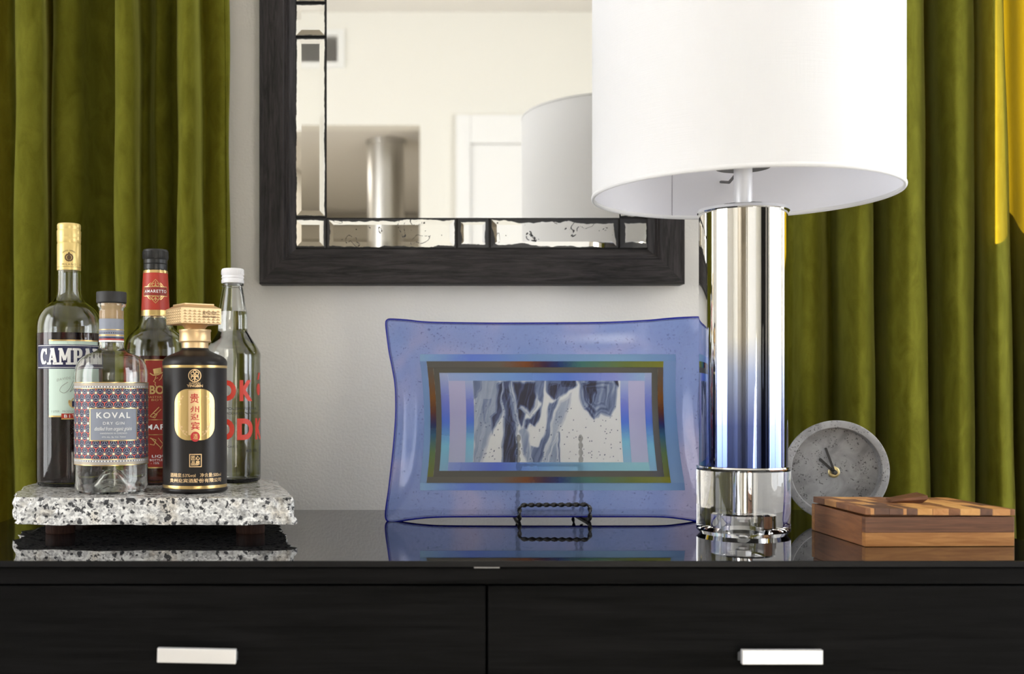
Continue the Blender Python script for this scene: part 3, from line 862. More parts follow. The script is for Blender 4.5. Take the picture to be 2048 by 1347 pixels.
for i, ch in enumerate('DAVIDE CAMPARI'):
    if ch == ' ': continue
    a = math.radians(126 - i * 72 / 13)
    t = text2d(ch, 4.2 * kr)
    ca, sa = math.cos(a - math.pi / 2), math.sin(a - math.pi / 2)
    R_ = 22 * kr
    lett.append(([(p[0] * ca - p[1] * sa + R_ * math.cos(a), p[0] * sa + p[1] * ca + R_ * math.sin(a) + zc(524.5), 0) for p in t[0]], t[1]))
prints('cap_print', [art, join(*crest), join(*lett), rect2d(-33 * kr, 33 * kr, zc(535.6), zc(535.0))], Rc_, M['brown_ink'], cp)
mk('cap_print', wrap2d(join(fit2d(text2d('MILANO', 1, 0, 1.35), 25.5 * kr, 54 * kr, zc(532.5), zc(528.5))), Rc_), M['brown_ink'], cp)
Rb = 66 * kr + 0.00025
mk('paper_label', cpatch(Rb, -41.7 * kr, 68.8 * kr, zc(829), zc(684)), M['mint'], b1)
Rb2 = Rb + 0.0003
for q0, q1 in ((684, 681.5), (832, 829)):
    mk('gold_edge', cpatch(Rb2, -41.7 * kr, 68.8 * kr, zc(q0), zc(q1)), M['gold'], b1)
band = mk('navy_band', cpatch(Rb2, -75 * kr, 150 * kr, zc(738), zc(691)), M['navy'], b1)
mk('band_line', join(cpatch(Rb2 + .0002, -75 * kr, 150 * kr, zc(693.4), zc(692.4)), cpatch(Rb2 + .0002, -75 * kr, 150 * kr, zc(736), zc(735))), M['white_ink'], band)
def slab_glyph(ch):
    """heavy slab-serif capitals in a unit-high box -> art, advance"""
    st = lambda *p, w=0.26: stroke(p, w)
    sf = lambda x, y, w=0.42: rect2d(x - w / 2, x + w / 2, y, y + 0.13)
    if ch == 'C': return join(stroke(arc(0.40, 0.5, 0.30, 48, 312, 20, 0.40), [0.16] * 5 + [0.28] * 11 + [0.16] * 5), rect2d(0.55, 0.70, 0.62, 0.98)), 0.72
    if ch == 'A': return join(st((0.22, 0.06), (0.47, 0.98), w=0.17), st((0.50, 0.98), (0.76, 0.06), w=0.29), rect2d(0.3, 0.66, 0.28, 0.40), sf(0.20, 0, 0.40), sf(0.76, 0, 0.48), rect2d(0.30, 0.58, 0.87, 1.0)), 0.98
    if ch == 'M': return join(st((0.20, 0.05), (0.20, 0.95), w=0.17), st((0.24, 0.95), (0.55, 0.28), w=0.24), st((0.55, 0.28), (0.84, 0.95), w=0.16), st((0.88, 0.05), (0.88, 0.95), w=0.27), sf(0.20, 0, 0.40), sf(0.88, 0, 0.50), rect2d(0.02, 0.32, 0.87, 1), rect2d(0.78, 1.12, 0.87, 1)), 1.14
    if ch in 'PR':
        g = [st((0.25, 0.05), (0.25, 0.95), w=0.28), sf(0.25, 0, 0.50), rect2d(0.02, 0.5, 0.87, 1.0), stroke([(0.3, 0.93)] + arc(0.50, 0.70, 0.20, 90, -90, 10, 0.23) + [(0.3, 0.47)], [0.13] + [0.13, 0.15, 0.2, 0.25, 0.27, 0.27, 0.27, 0.25, 0.2, 0.15, 0.13] + [0.13])]
        if ch == 'R': g += [st((0.46, 0.47), (0.72, 0.04), w=0.28), sf(0.76, 0, 0.36)]
        return join(*g), 0.80 if ch == 'P' else 0.96
    return join(st((0.2, 0.05), (0.2, 0.95), w=0.28), sf(0.2, 0, 0.46), sf(0.2, 0.87, 0.46)), 0.46
x = 0; gl = []
for ch in 'CAMPARI':
    g, adv = slab_glyph(ch)
    gl.append(([(p[0] + x, p[1], 0) for p in g[0]], g[1])); x += adv
wx0, wx1 = min(p[0] for g in gl for p in g[0]), max(p[0] for g in gl for p in g[0])
word = [([(-65 * kr + (p[0] - wx0) / (wx1 - wx0) * 150 * kr, zc(730) + p[1] * (zc(698) - zc(730)), 0) for p in g[0]], g[1]) for g in gl]
prints('band_letter', word, Rb2 + 0.0003, M['white_ink'], band)
sig = catmull([(-8, 764), (-20, 772), (-24, 781), (-15, 785), (-5, 777), (2, 763), (6, 762), (0, 776), (-4, 783), (4, 776), (12, 764), (10, 783), (20, 766), (19, 783), (30, 768), (33, 782), (40, 776)], 5)
dav = text2d('DAVIDE CAMPARI', 7 * kr, 0, 1.2)
dav = ([(p[0], p[1] + zc(756) - (p[0] / kr / 22) ** 2 * 2.4 * kr, 0) for p in dav[0]], dav[1])
dav = ([(p[0] + 8 * kr, p[1], 0) for p in dav[0]], dav[1])
prod = fit2d(text2d('1 LITER - PRODUCT OF ITALY', 1), -36 * kr, 40 * kr, zc(823), zc(819))
prints('label_print', [stroke([((p[0] + 6) * kr, zc(p[1])) for p in sig], 1.1 * kr), dav, prod], Rb2, M['grey_ink'], b1)
lv = []
for i in range(9):
    a = 2.0 + i * 0.28
    lv.append(disc2d((14 + 13 * math.cos(a * 1.0 + 1)) * kr * 0.9, zc(803) + 10 * math.sin(a + 1.0) * kr, 2.6 * kr, 6, 3.4 * kr))
mk('label_crest', wrap2d(join(*lv, stroke([(p[0] * kr, zc(p[1])) for p in arc(14, 803, 9, 100, 260, 10)], 2.0 * kr)), Rb2), M['gold_ink'], b1)
mk('crest_shield', wrap2d(rect2d(6 * kr, 18 * kr, zc(812), zc(801)), Rb2 + 0.0002), M['navy'], b1)
rib = mk('red_ribbon', cpatch(Rb2 + 0.0003, -15 * kr, 58 * kr, zc(834.5), zc(825)), M['red_paper'], b1)
mk('ribbon_edge', cpatch(Rb2 + 0.0003, -15 * kr, 58 * kr, zc(836.5), zc(834.5)), M['gold'], rib)
mk('ribbon_lettering', wrap2d(fit2d(text2d('BITTER', 1, 0.01, 1.5), -9.5 * kr, 44 * kr, zc(833), zc(827)), Rb2 + 0.0006), M['white_ink'], rib)

# --- 2 clear gin bottle
b2, kr, kz = bottle('gin_bottle', 'clear gin bottle with patterned KOVAL label and black stopper', 223, 1.285)
yb = 985
P = [(62, 985), (69, 982.5), (73, 975), (74, 966), (74, 754), (72.6, 739), (66.5, 724), (54, 713.5), (38, 706.5), (28.5, 701.5), (25.2, 694), (24.6, 684), (24.6, 624), (25.5, 618), (28.8, 614.5), (29.2, 611.5), (28.4, 609)]
zc = lambda y: (yb - y) * kz
out = [(r * kr, zc(y)) for r, y in P]
out = smooth_prof(out, 4, 11)
punt_o = [(0.0, zc(950))] + [(r * kr, zc(y)) for r, y in ((8, 950.5), (16, 955), (23, 966), (30, 976), (38, 981), (48, 984), (56, 985))]
punt_i = [(66 * kr, zc(979)), (54 * kr, zc(977)), (43 * kr, zc(973)), (34 * kr, zc(967)), (27 * kr, zc(957)), (19 * kr, zc(946)), (9 * kr, zc(941)), (0.0, zc(940.5))]
mk('bottle_glass', lathe(shell(out, 0.0024, 0.005, (punt_o, punt_i)), 72), M['glass'], b2, 50)
st_ = mk('stopper', lathe([(r * kr, zc(y)) for r, y in ((0, 608.5), (29, 608.5), (30.4, 607), (30.6, 588), (29.8, 586), (0, 585.6))], 48), M['black_matte'], b2, 40)
mk('cork', lathe([(r * kr, zc(y)) for r, y in ((0, 644), (20.5, 644), (20.6, 608.6), (0, 608.6))], 40), M['cork'], st_, 40)
Rn = 24.6 * kr + 0.0002
nl = mk('neck_label', cpatch(Rn, -math.pi * Rn * 0.98, math.pi * Rn * 0.98, zc(686), zc(640), 48), M['grey_label'], b2)
for y0, y1, mm in ((662.5, 661, 'gold_ink'), (674, 671.5, 'gold_ink'), (679.2, 676.4, 'navy'), (682.4, 679.6, 'red_paper'), (686, 682.6, 'white_ink')):
    mk('neck_band', cpatch(Rn + 0.0002, -math.pi * Rn * 0.98, math.pi * Rn * 0.98, zc(y0), zc(y1), 48), M[mm], nl)
stuff(mk('neck_dots', wrap2d(join(*[disc2d((-60 + 4.6 * i) * kr, zc(668.2), 1.3 * kr, 6) for i in range(27)]), Rn + 0.0002), M['navy'], nl))
Rb = 74 * kr + 0.0002
lab = mk('patterned_label', cpatch(Rb, -110 * kr, 110 * kr, zc(928), zc(766), 48), M['navy'], b2)
pit, rowh = 17.6 * kr, 15.3 * kr
lines, coral, stars, greyl = [], [], [], []
zlo, zhi = zc(915), zc(779)
def clipseg(p, q):
    """clip a segment to the band zlo..zhi"""
    (x0, y0), (x1, y1) = p, q
    if max(y0, y1) <= zlo or min(y0, y1) >= zhi: return None
    def at(y): return (x0 + (x1 - x0) * (y - y0) / (y1 - y0), y)
    if y0 < zlo: p = at(zlo)
    if y0 > zhi: p = at(zhi)
    if y1 < zlo: q = at(zlo)
    if y1 > zhi: q = at(zhi)
    return p, q
def seg(store, p, q, w):
    s = clipseg(p, q)
    if s and (abs(s[0][0] - s[1][0]) + abs(s[0][1] - s[1][1])) > 1e-6: store.append(stroke(s, w))
z_first = zc(786.8)
for r in range(-10, 3):
    zr = z_first + r * rowh
    off = (r % 2) * pit / 2
    for c in range(-8, 9):
        x = c * pit + off + 4 * kr
        if abs(x) > 106 * kr: continue
        A_, B_, C_ = (x, zr), (x + pit, zr), (x + pit / 2, zr - rowh)
        D_ = (x - pit / 2, zr - rowh)
        for s_ in ((A_, B_), (A_, C_), (A_, D_)): seg(lines, *s_, 0.75 * kr)
        g1 = (x + pit / 2, zr - rowh / 3)
        for q_ in (A_, B_, C_):
            e = (g1[0] + (q_[0] - g1[0]) * 0.60, g1[1] + (q_[1] - g1[1]) * 0.60)
            seg(coral, g1, e, 1.5 * kr)
        g2 = (x, zr - rowh * 2 / 3)
        for q_ in (A_, C_, D_):
            e = (g2[0] + (q_[0] - g2[0]) * 0.62, g2[1] + (q_[1] - g2[1]) * 0.62)
            seg(greyl, g2, e, 1.3 * kr)
        if zlo < zr < zhi: stars.append(disc2d(x, zr, 2.4 * kr, 8))
stuff(mk('pattern_coral', wrap2d(join(*coral), Rb + 0.0002), M['coral'], lab))
stuff(mk('pattern_grey', wrap2d(join(*greyl), Rb + 0.0002), M['grey_label'], lab))
stuff(mk('pattern_lines', wrap2d(join(*lines), Rb + 0.0003), M['warm_grey'], lab))
stuff(mk('pattern_stars', wrap2d(join(*stars), Rb + 0.0004), M['cream_foil'], lab))
for y0, y1, yd in ((779, 766, 775.3), (928, 915, 919.2)):
    bd = mk('label_border', cpatch(Rb + 0.00025, -110 * kr, 110 * kr, zc(y0), zc(y1), 48), M['warm_grey'], lab)
    stuff(mk('border_dots', wrap2d(join(*[disc2d((-106 + 6.2 * i) * kr, zc(yd), 1.6 * kr, 8) for i in range(35)]), Rb + 0.0004), M['white_ink'], lab))
    stuff(mk('border_dots', wrap2d(join(*[disc2d((-102.9 + 6.2 * i) * kr, zc(yd), 1.2 * kr, 4) for i in range(34)]), Rb + 0.0004), M['navy'], lab))
    ye, yi = (766.8, 778.4) if y0 < 800 else (927.2, 915.6)
    mk('border_line', join(cpatch(Rb + 0.0004, -110 * kr, 110 * kr, zc(ye + .8), zc(ye - .8), 48), cpatch(Rb + 0.0004, -110 * kr, 110 * kr, zc(yi + .6), zc(yi - .6), 48)), M['gold'], lab)
    yz = 771 if y0 < 800 else 923.4
    stuff(mk('border_chevrons', wrap2d(join(*[stroke([((-105 + 4 * i - 1.2) * kr, zc(yz - 1.5)), ((-105 + 4 * i + 1) * kr, zc(yz)), ((-105 + 4 * i - 1.2) * kr, zc(yz + 1.5))], 0.8 * kr) for i in range(53)]), Rb + 0.0004), M['gold_ink'], lab))
pq = mk('name_plaque', cpatch(Rb + 0.0006, -44 * kr, 54 * kr, zc(879), zc(817)), M['grey_label'], lab)
mk('plaque_edge', join(cpatch(Rb + 0.0008, -45 * kr, 55 * kr, zc(817.5), zc(816)), cpatch(Rb + 0.0008, -45 * kr, 55 * kr, zc(880), zc(878.5)), cpatch(Rb + 0.0008, -45 * kr, -43.6 * kr, zc(880), zc(816), 2), cpatch(Rb + 0.0008, 53.6 * kr, 55 * kr, zc(880), zc(816), 2)), M['gold'], pq)
tx_ = [fit2d(text2d('KOVAL', 1, 0.022, 1.30), -30 * kr, 38 * kr, zc(836), zc(824.5)),
           fit2d(text2d('DRY GIN', 1, 0.0, 1.25), -16.5 * kr, 25.5 * kr, zc(848.5), zc(843)),
           fit2d(text2d('distilled from organic grains', 1, 0.0, 1.0, shear=0.35), -34 * kr, 42 * kr, zc(862), zc(852.5)),
           fit2d(text2d('HANDMADE IN CHICAGO', 1, 0.0, 1.1), -22 * kr, 31 * kr, zc(866.6), zc(863.8)),
           fit2d(text2d('47% Alc. By Vol. 750ml', 1, 0.0, 1.1), -19 * kr, 28 * kr, zc(874.6), zc(871))]
prints('plaque_lettering', tx_, Rb + 0.0009, M['white_ink'], pq)

# --- 3 amaretto bottle
b3, kr, kz = bottle('amaretto_bottle', 'round shouldered amaretto bottle with red neck label and black cap', 311, 1.405)
yb = 965
zc = lambda y: (yb - y) * kz
P = [(52, 965), (58, 963), (61, 956), (61.5, 946), (61.5, 704), (60.6, 692), (57, 677), (49.5, 667), (39, 656.5), (33, 646), (30, 638), (28.6, 630), (24.6, 545), (23.6, 539), (23, 505)]
out = [(r * kr, zc(y)) for r, y in P]
out = smooth_prof(out, 4, 11)
mk('bottle_glass', lathe(shell(out, 0.0024, 0.006), 72), M['glass'], b3, 50)
mk('liqueur', lathe(liquid(out, 0.0024, 0.006, zc(712)), 72), M['amber_liquid'], b3, 50)
def knurl(prof, n, amp):
    V, F = lathe(prof, n)
    return [(x * (1 + amp * (1 if i % 2 else -1)), y * (1 + amp * (1 if i % 2 else -1)), z) for i, (x, y, z) in enumerate(V)], F
cap3 = mk('screw_cap', lathe([(r * kr, zc(y)) for r, y in ((0, 539), (23.8, 539), (24.2, 537), (24.2, 529), (23.4, 528), (24.2, 527), (24.2, 519.5), (25.3, 518), (25.6, 502), (24.2, 499), (0, 498.6))], 56), M['black_plastic'], b3, 35)
stuff(mk('cap_ribs', join(*[move(box(-0.0004, 0.0004, -0.0004, 0.0004, zc(517), zc(503)), (25.6 * kr * math.sin(2 * math.pi * i / 60), -25.6 * kr * math.cos(2 * math.pi * i / 60), 0)) for i in range(60)]), M['black_plastic'], cap3))
rn = lambda z: rad_at(out, z) + 0.00025
def neck_patch(y0, y1, extra=0.0, nz=6):
    return lathe([(rn(zc(y)) + extra, zc(y)) for y in np.linspace(y0, y1, nz)], 56)
nl3 = mk('neck_label', neck_patch(630, 544), M['red_paper'], b3)
mk('gold_band', neck_patch(546.5, 541, 0.0002), M['gold'], nl3)
mk('gold_band', neck_patch(632, 620.5, 0.0002), M['gold'], nl3)
rn2 = lambda z: rn(z) + 0.0003
R3 = 26.5 * kr
dz_ = lambda y: zc(y)
g = [stroke([(p[0] * kr, dz_(p[1])) for p in q], 1.3 * kr) for q in
     ([(-12, 573), (0, 560), (12, 573)], [(-12, 594), (0, 607), (12, 594)], arc(0, 583.5, 19, 32, 62, 6), arc(0, 583.5, 19, 118, 148, 6), arc(0, 583.5, 19, 212, 242, 6), arc(0, 583.5, 19, 298, 328, 6), arc(-4, 571, 3, 0, 300, 8), arc(4, 571, 3, -120, 180, 8), arc(-4, 597, 3, 0, 300, 8), arc(4, 597, 3, -120, 180, 8), [(0, 564), (0, 573)], [(0, 594), (0, 603)])]
mk('neck_ornament', wrap2d(join(*g), R3, 0, 0, rn2), M['gold'], nl3)
bx3 = mk('neck_banner', wrap2d(rect2d(-27 * kr, 27 * kr, dz_(593), dz_(574)), R3, 0, 0, lambda z: rn(z) + 0.0002), M['deep_red'], nl3)
mk('banner_edge', wrap2d(join(rect2d(-27 * kr, 27 * kr, dz_(575), dz_(573.6)), rect2d(-27 * kr, 27 * kr, dz_(593.6), dz_(592.2)), rect2d(-27 * kr, -25.8 * kr, dz_(593), dz_(574)), rect2d(25.8 * kr, 27 * kr, dz_(593), dz_(574))), R3, 0, 0, rn2), M['gold'], bx3)
mk('banner_lettering', wrap2d(fit2d(text2d('AMARETTO', 1, 0.012, 1.15), -23.5 * kr, 23.5 * kr, dz_(586.5), dz_(580.5)), R3, 0, 0, lambda z: rn(z) + 0.0004), M['white_ink'], bx3)
Rb = 61.5 * kr + 0.00025
lab3 = mk('body_label', cpatch(Rb, -22 * kr, 66 * kr, zc(930), zc(720), 30), M['deep_red'], b3)
mk('label_edge', join(cpatch(Rb + .0002, -22 * kr, 66 * kr, zc(721.5), zc(719), 30), cpatch(Rb + .0002, -22 * kr, 66 * kr, zc(931), zc(928.6), 30), cpatch(Rb + .0002, -22 * kr, -20 * kr, zc(930), zc(720), 2), cpatch(Rb + .0002, -22 * kr, 66 * kr, zc(837.4), zc(836), 30), cpatch(Rb + .0002, -22 * kr, 66 * kr, zc(866.4), zc(865), 30)), M['gold'], lab3)
u3 = lambda px, py: ((px - 311) * kr, zc(py))
hat = [poly2d([u3(306, 738), u3(322, 735), u3(323, 746), u3(308, 748)]), stroke([u3(300, 746), u3(306, 750), u3(316, 749), u3(326, 744)], 2.2 * kr), stroke([u3(312, 751), u3(310, 758), u3(307, 762), u3(311, 764), u3(310, 768), u3(314, 775)], 1.2 * kr), stroke([u3(325, 748), u3(322, 756), u3(318, 760)], 1.4 * kr), stroke([u3(312, 756), u3(316, 755)], 1.0 * kr)]
orn = [stroke([u3(300, 830), u3(306, 824), u3(314, 826), u3(310, 833), u3(300, 830)], 1.6 * kr), stroke([u3(302, 828), u3(318, 812)], 1.8 * kr), stroke([u3(306, 832), u3(322, 816)], 1.4 * kr), stroke([u3(300, 872), u3(312, 876), u3(308, 886), u3(300, 884)], 1.6 * kr), stroke([u3(302, 872), u3(322, 892)], 1.6 * kr), stroke([u3(316, 872), u3(326, 884), u3(320, 894)], 1.4 * kr)]
let3 = [fit2d(text2d('BOSTON', 1, 0.03, 1.0), *[u3(q, 0)[0] for q in (299.5, 383)], zc(787), zc(770)),
        fit2d(text2d('MASTER DISTILLER', 1, 0.0, 1.1), *[u3(q, 0)[0] for q in (293, 365)], zc(794.5), zc(790.5)),
        fit2d(text2d('BOTTLER', 1, 0.0, 1.1), *[u3(q, 0)[0] for q in (303, 350)], zc(800), zc(796.2))]
prints('label_ornament', [join(*hat), join(*orn[:3]), join(*orn[3:])], Rb + 0.0003, M['gold_ink'], lab3)
prints('label_lettering', let3, Rb + 0.0003, M['gold_ink'], lab3)
let4 = [fit2d(text2d('AMARETTO', 1, 0.02, 1.15), *[u3(q, 0)[0] for q in (279, 378)], zc(856), zc(845.5)),
        fit2d(text2d('LIQUEUR', 1, 0.015, 1.1), *[u3(q, 0)[0] for q in (304, 356)], zc(911), zc(905)),
        fit2d(text2d('BOTTLED', 1, 0.0, 1.1), *[u3(q, 0)[0] for q in (300, 330)], zc(917), zc(913)),
        fit2d(text2d('- 15%', 1, 0.0, 1.1), *[u3(q, 0)[0] for q in (302, 318)], zc(923), zc(919))]
prints('label_lettering', let4, Rb + 0.0003, M['white_ink'], lab3)

# --- 4 black ceramic bottle with gold stopper
b4, kr, kz = bottle('baijiu_bottle', 'black ceramic bottle with gold medallion, red Chinese lettering and gold block stopper', 390, 1.292)
yb = 983
zc = lambda y: (yb - y) * kz
P = [(0, 983), (60, 983), (64.5, 980.5), (66, 977.5), (65.2, 974.5), (64.2, 973), (64.2, 734), (65, 729), (64.6, 724), (61.5, 718), (55, 713), (45, 708.5), (34, 704), (28.5, 700.5), (27, 697), (0, 697)]
out4 = [(r * kr, zc(y)) for r, y in P]
mk('ceramic_body', lathe(smooth_prof(out4, 6, 14, 4), 72), M['black_ceramic'], b4, 50)
mk('neck_collar', lathe([(r * kr, zc(y)) for r, y in ((0, 697.2), (27, 697.2), (27, 686), (31.4, 685.4), (32.4, 683.5), (31.6, 680.5), (31.4, 665), (32.6, 663), (32.6, 660.8), (31.6, 659.8), (0, 659.8))], 56), M['palegold'], b4, 35)
mk('stopper_neck', lathe([(r * kr, zc(y)) for r, y in ((0, 659.6), (20.5, 659.6), (21, 657), (24.5, 653.5), (27, 650.6), (0, 650.6))], 48), M['palegold'], b4, 35)
ha = 42.5 * kr                      # half side of the block
blk = mk('block_stopper', join(box(-ha, ha, -ha, ha, zc(650.4), zc(618.5), 0.0009)), M['palegold'], b4, None, (-3 * kr, 0, 0), (0, 0, math.radians(33) - b4.rotation_euler.z))
hb = 31 * kr
V = [(-ha * .96, -ha * .96, zc(618.4)), (ha * .96, -ha * .96, zc(618.4)), (ha * .96, ha * .96, zc(618.4)), (-ha * .96, ha * .96, zc(618.4)), (-hb, -hb, zc(612.6)), (hb, -hb, zc(612.6)), (hb, hb, zc(612.6)), (-hb, hb, zc(612.6))]
mk('stopper_bevel', (V, [(0, 1, 2, 3), (4, 5, 6, 7), (0, 1, 5, 4), (1, 2, 6, 5), (2, 3, 7, 6), (3, 0, 4, 7)]), M['palegold'], blk)
mk('stopper_top', box(-hb * 1.02, hb * 1.02, -hb * 1.02, hb * 1.02, zc(612.5), zc(609.5), 0.0004), M['palegold'], blk)
tri = []
nx, nz_ = 8, 5
cw, ch_ = 2 * ha * 0.94 / nx, (zc(621.5) - zc(648)) / nz_
for f_ in range(4):
    ca, sa = math.cos(f_ * math.pi / 2), math.sin(f_ * math.pi / 2)
    for i in range(nx):
        for j in range(nz_):
            x0, z0 = -ha * 0.94 + i * cw, zc(648) + j * ch_
            pts = [(x0, -ha, z0), (x0 + cw, -ha, z0), (x0 + cw / 2, -ha, z0 + ch_ * 0.92), (x0 + cw / 2, -ha - 0.00055, z0 + ch_ * 0.30)]
            tri.append(([(p[0] * ca - p[1] * sa, p[0] * sa + p[1] * ca, p[2]) for p in pts], [(0, 1, 3), (1, 2, 3), (2, 0, 3)]))
stuff(mk('stopper_relief', join(*tri), M['palegold'], blk))
eng2 = (fit2d(text2d('贵州迎宾酒', 1), 0.001, 0.018, 0.0012, 0.0044), fit2d(text2d('GUIZHOU YINGBIN', 1), 0.001, 0.018, -0.0030, -0.0004))
for eng in eng2:
    mk('engraving', ([(p[0], -ha - 0.0007, p[1] + zc(633)) for p in eng[0]], eng[1]), M['brown_ink'], blk)
Rb = 64.2 * kr + 0.0002
for y0, y1 in ((737, 731.5), (973, 967)):
    mk('gold_band', lathe([(Rb, zc(y0)), (Rb + 0.0002, zc((y0 + y1) / 2)), (Rb, zc(y1))], 72), M['gold'], b4, 50)
u4 = lambda px, py: ((px - 390) * kr, zc(py))
mcx = 389.5
em = [stroke([u4(*p) for p in arc(mcx, 752.5, 12, 0, 354, 30)], 1.7 * kr, True)]
em += [stroke([u4(*p) for p in q], w * kr) for q, w in (
    (arc(mcx - 4.5, 748.5, 3.2, 20, 330, 8), 1.6), (arc(mcx + 4.5, 748.5, 3.2, -150, 160, 8), 1.6), (arc(mcx, 745, 3.0, 0, 350, 10), 1.8), ([(mcx, 747), (mcx, 763)], 2.2), ([(mcx - 8, 753.5), (mcx + 8, 753.5)], 1.8), (arc(mcx - 4, 757, 3.0, 150, 400, 8), 1.5), (arc(mcx + 4, 757, 3.0, 140, 390, 8), 1.5), ([(mcx - 6, 761.5), (mcx, 758), (mcx + 6, 761.5)], 1.4))]
em += [fit2d(text2d('GUIZHOU', 1, 0.01, 1.0), *[u4(q, 0)[0] for q in (378.5, 400.5)], zc(769), zc(765.6)), fit2d(text2d('YINGBIN', 1, 0.03, 1.0), *[u4(q, 0)[0] for q in (374, 405.5)], zc(775), zc(769.8))]
a4 = lambda px: math.asin(max(-0.97, min(0.97, (px - 390) / 64.2))) * 64.2 * kr
fr = lambda s, x0, x1, y0, y1, b=0.0: fit2d(text2d(s, 1, b), a4(x0), a4(x1), zc(y1), zc(y0))
em += [fr('酒精度:53%vol', 342, 391, 942, 950), fr('净含量:500ml', 400, 441, 942, 950), fr('贵州迎宾酒股份有限公司', 341.5, 441, 952.5, 960.5, 0.01)]
em += [stroke([u4(379.6, 905.5), u4(402.4, 905.5), u4(402.4, 929.5), u4(379.6, 929.5)], 2.2 * kr, True), fr('匠心', 382.5, 399.5, 908, 917, 0.02), fr('品质', 382.5, 399.5, 918, 927, 0.02)]
prints('gold_print', [join(*em[:9])] + em[9:14] + [join(*em[14:])], Rb + 0.0002, M['palegold'], b4)
def roundrect(x0, x1, y0, y1, r, n=8):
    pts = []
    for cx_, cy_, a in ((x1 - r, y0 + r, -90), (x1 - r, y1 - r, 0), (x0 + r, y1 - r, 90), (x0 + r, y0 + r, 180)):
        pts += arc(cx_, cy_, r, a, a + 90, n)
    return pts
md = mk('medallion', wrap2d(poly2d([u4(*p) for p in roundrect(347.5, 431, 778.5, 878, 28, 8)]), Rb + 0.0003), M['gold'], b4)
pil = [rect2d(*[u4(q, 0)[0] for q in (377, 399.5)], zc(868), zc(781))]
mk('medallion_panel', wrap2d(join(*pil), Rb + 0.0005), M['palegold'], md)
dec = []
for sx in (-1, 1):
    dec.append(stroke([u4(389.5 + sx * q, w) for q, w in ((33, 815), (33, 838), (29, 854), (22, 864), (14, 870))], 1.3 * kr))
    for (qx, qy) in ((27, 797), (31, 803), (22, 860), (16, 862), (26, 852), (24, 793), (19, 866), (29, 808)):
        dec.append(disc2d(*u4(389.5 + sx * qx, qy), 2.0 * kr, 5))
stuff(mk('medallion_relief', wrap2d(join(*dec), Rb + 0.0006), M['palegold'], md))
chn = [fr(c, 380.5 + dx_, 397.5 + dx_, y0, y1, 0.012) for c, y0, y1, dx_ in (('贵', 787, 806, 0), ('州', 812, 824, 0.5), ('迎', 826, 839, 1), ('宾', 842, 858, 1.5))]
prints('medallion_lettering', chn, Rb + 0.0007, M['china_red'], md)
sl = mk('red_seal', wrap2d(disc2d(*u4(390.5, 871), 9.2 * kr, 24, 10 * kr), Rb + 0.0008), M['china_red'], md)
mk('seal_lettering', wrap2d(fr('酒', 386, 395, 865.5, 876.5), Rb + 0.0010), M['gold_ink'], sl)

# --- 5 clear vodka bottle
b5, kr, kz = bottle('vodka_bottle', 'clear vodka bottle with white screw cap and large red lettering', 465.5, 1.417)
yb = 964
zc = lambda y: (yb - y) * kz
P = [(47, 964), (53, 962), (56, 956), (56.5, 948), (56.5, 714), (55.6, 706), (50, 694.5), (41, 681), (32.5, 667.5), (29.6, 660), (29.2, 640), (28.2, 624), (25.6, 606), (22, 586), (20, 575.5), (19.6, 573.5), (21.8, 572), (21.8, 568), (19.8, 566.5), (19, 545)]
out = [(r * kr, zc(y)) for r, y in P]
out = smooth_prof(out, 4, 14, 4)
mk('bottle_glass', lathe(shell(out, 0.0023, 0.006), 72), M['glass'], b5, 50)
mk('vodka', lathe(liquid(out, 0.0023, 0.006, zc(623)), 72), M['clear_liquid'], b5, 50)
cap5 = mk('screw_cap', lathe([(r * kr, zc(y)) for r, y in ((0, 566.3), (22.4, 566.3), (22.9, 564.5), (22.7, 559.5), (21.4, 558.5), (21.2, 557.5), (22.6, 556), (22.6, 553.5), (21.4, 552.5), (21.4, 551.5), (22.4, 550), (22.6, 540.5), (21.4, 538), (19.5, 537.2), (0, 537))], 56), M['white_plastic'], b5, 35)
stuff(mk('cap_ribs', join(*[move(box(-0.00035, 0.00035, -0.0003, 0.0003, zc(549.5), zc(541)), (22.5 * kr * math.sin(2 * math.pi * i / 56), -22.5 * kr * math.cos(2 * math.pi * i / 56), 0)) for i in range(56)]), M['white_plastic'], cap5))
Rb = 56.5 * kr + 0.0002
def arcx(px):
    s = max(-0.985, min(0.985, (px - 465.5) / 56.5))
    return math.asin(s) * 56.5 * kr
def glyph_at(ch, x0, x1, y0, y1, b=0.05):
    return fit2d(text2d(ch, 1, b), arcx(x0), arcx(x1), zc(y1), zc(y0))
red = [glyph_at('O', 435, 472, 760, 801), glyph_at('K', 479, 504, 760, 801), glyph_at('Ó', 508.5, 521.5, 745, 801),
       glyph_at('V', 414, 428, 834, 876), glyph_at('O', 432, 469, 835, 877), glyph_at('D', 474, 505, 835, 877), glyph_at('K', 510, 521, 835, 877)]
prints('red_letter', red, Rb, M['vodka_red'], b5)
small = [fit2d(text2d('POLISH VODKA', 1), arcx(452), arcx(512), zc(818), zc(813)), fit2d(text2d('PRODUCED IN POLAND', 1), arcx(450), arcx(515), zc(827), zc(822.5)),
         fit2d(text2d('ORGANIC', 1, 0.0, 1.3), arcx(446), arcx(476), zc(892), zc(887.5)), fit2d(text2d('40% VOL', 1, 0.01, 1.1), arcx(492), arcx(514), zc(901.5), zc(895.5))]
prints('small_lettering', small, Rb, M['ink'], b5)

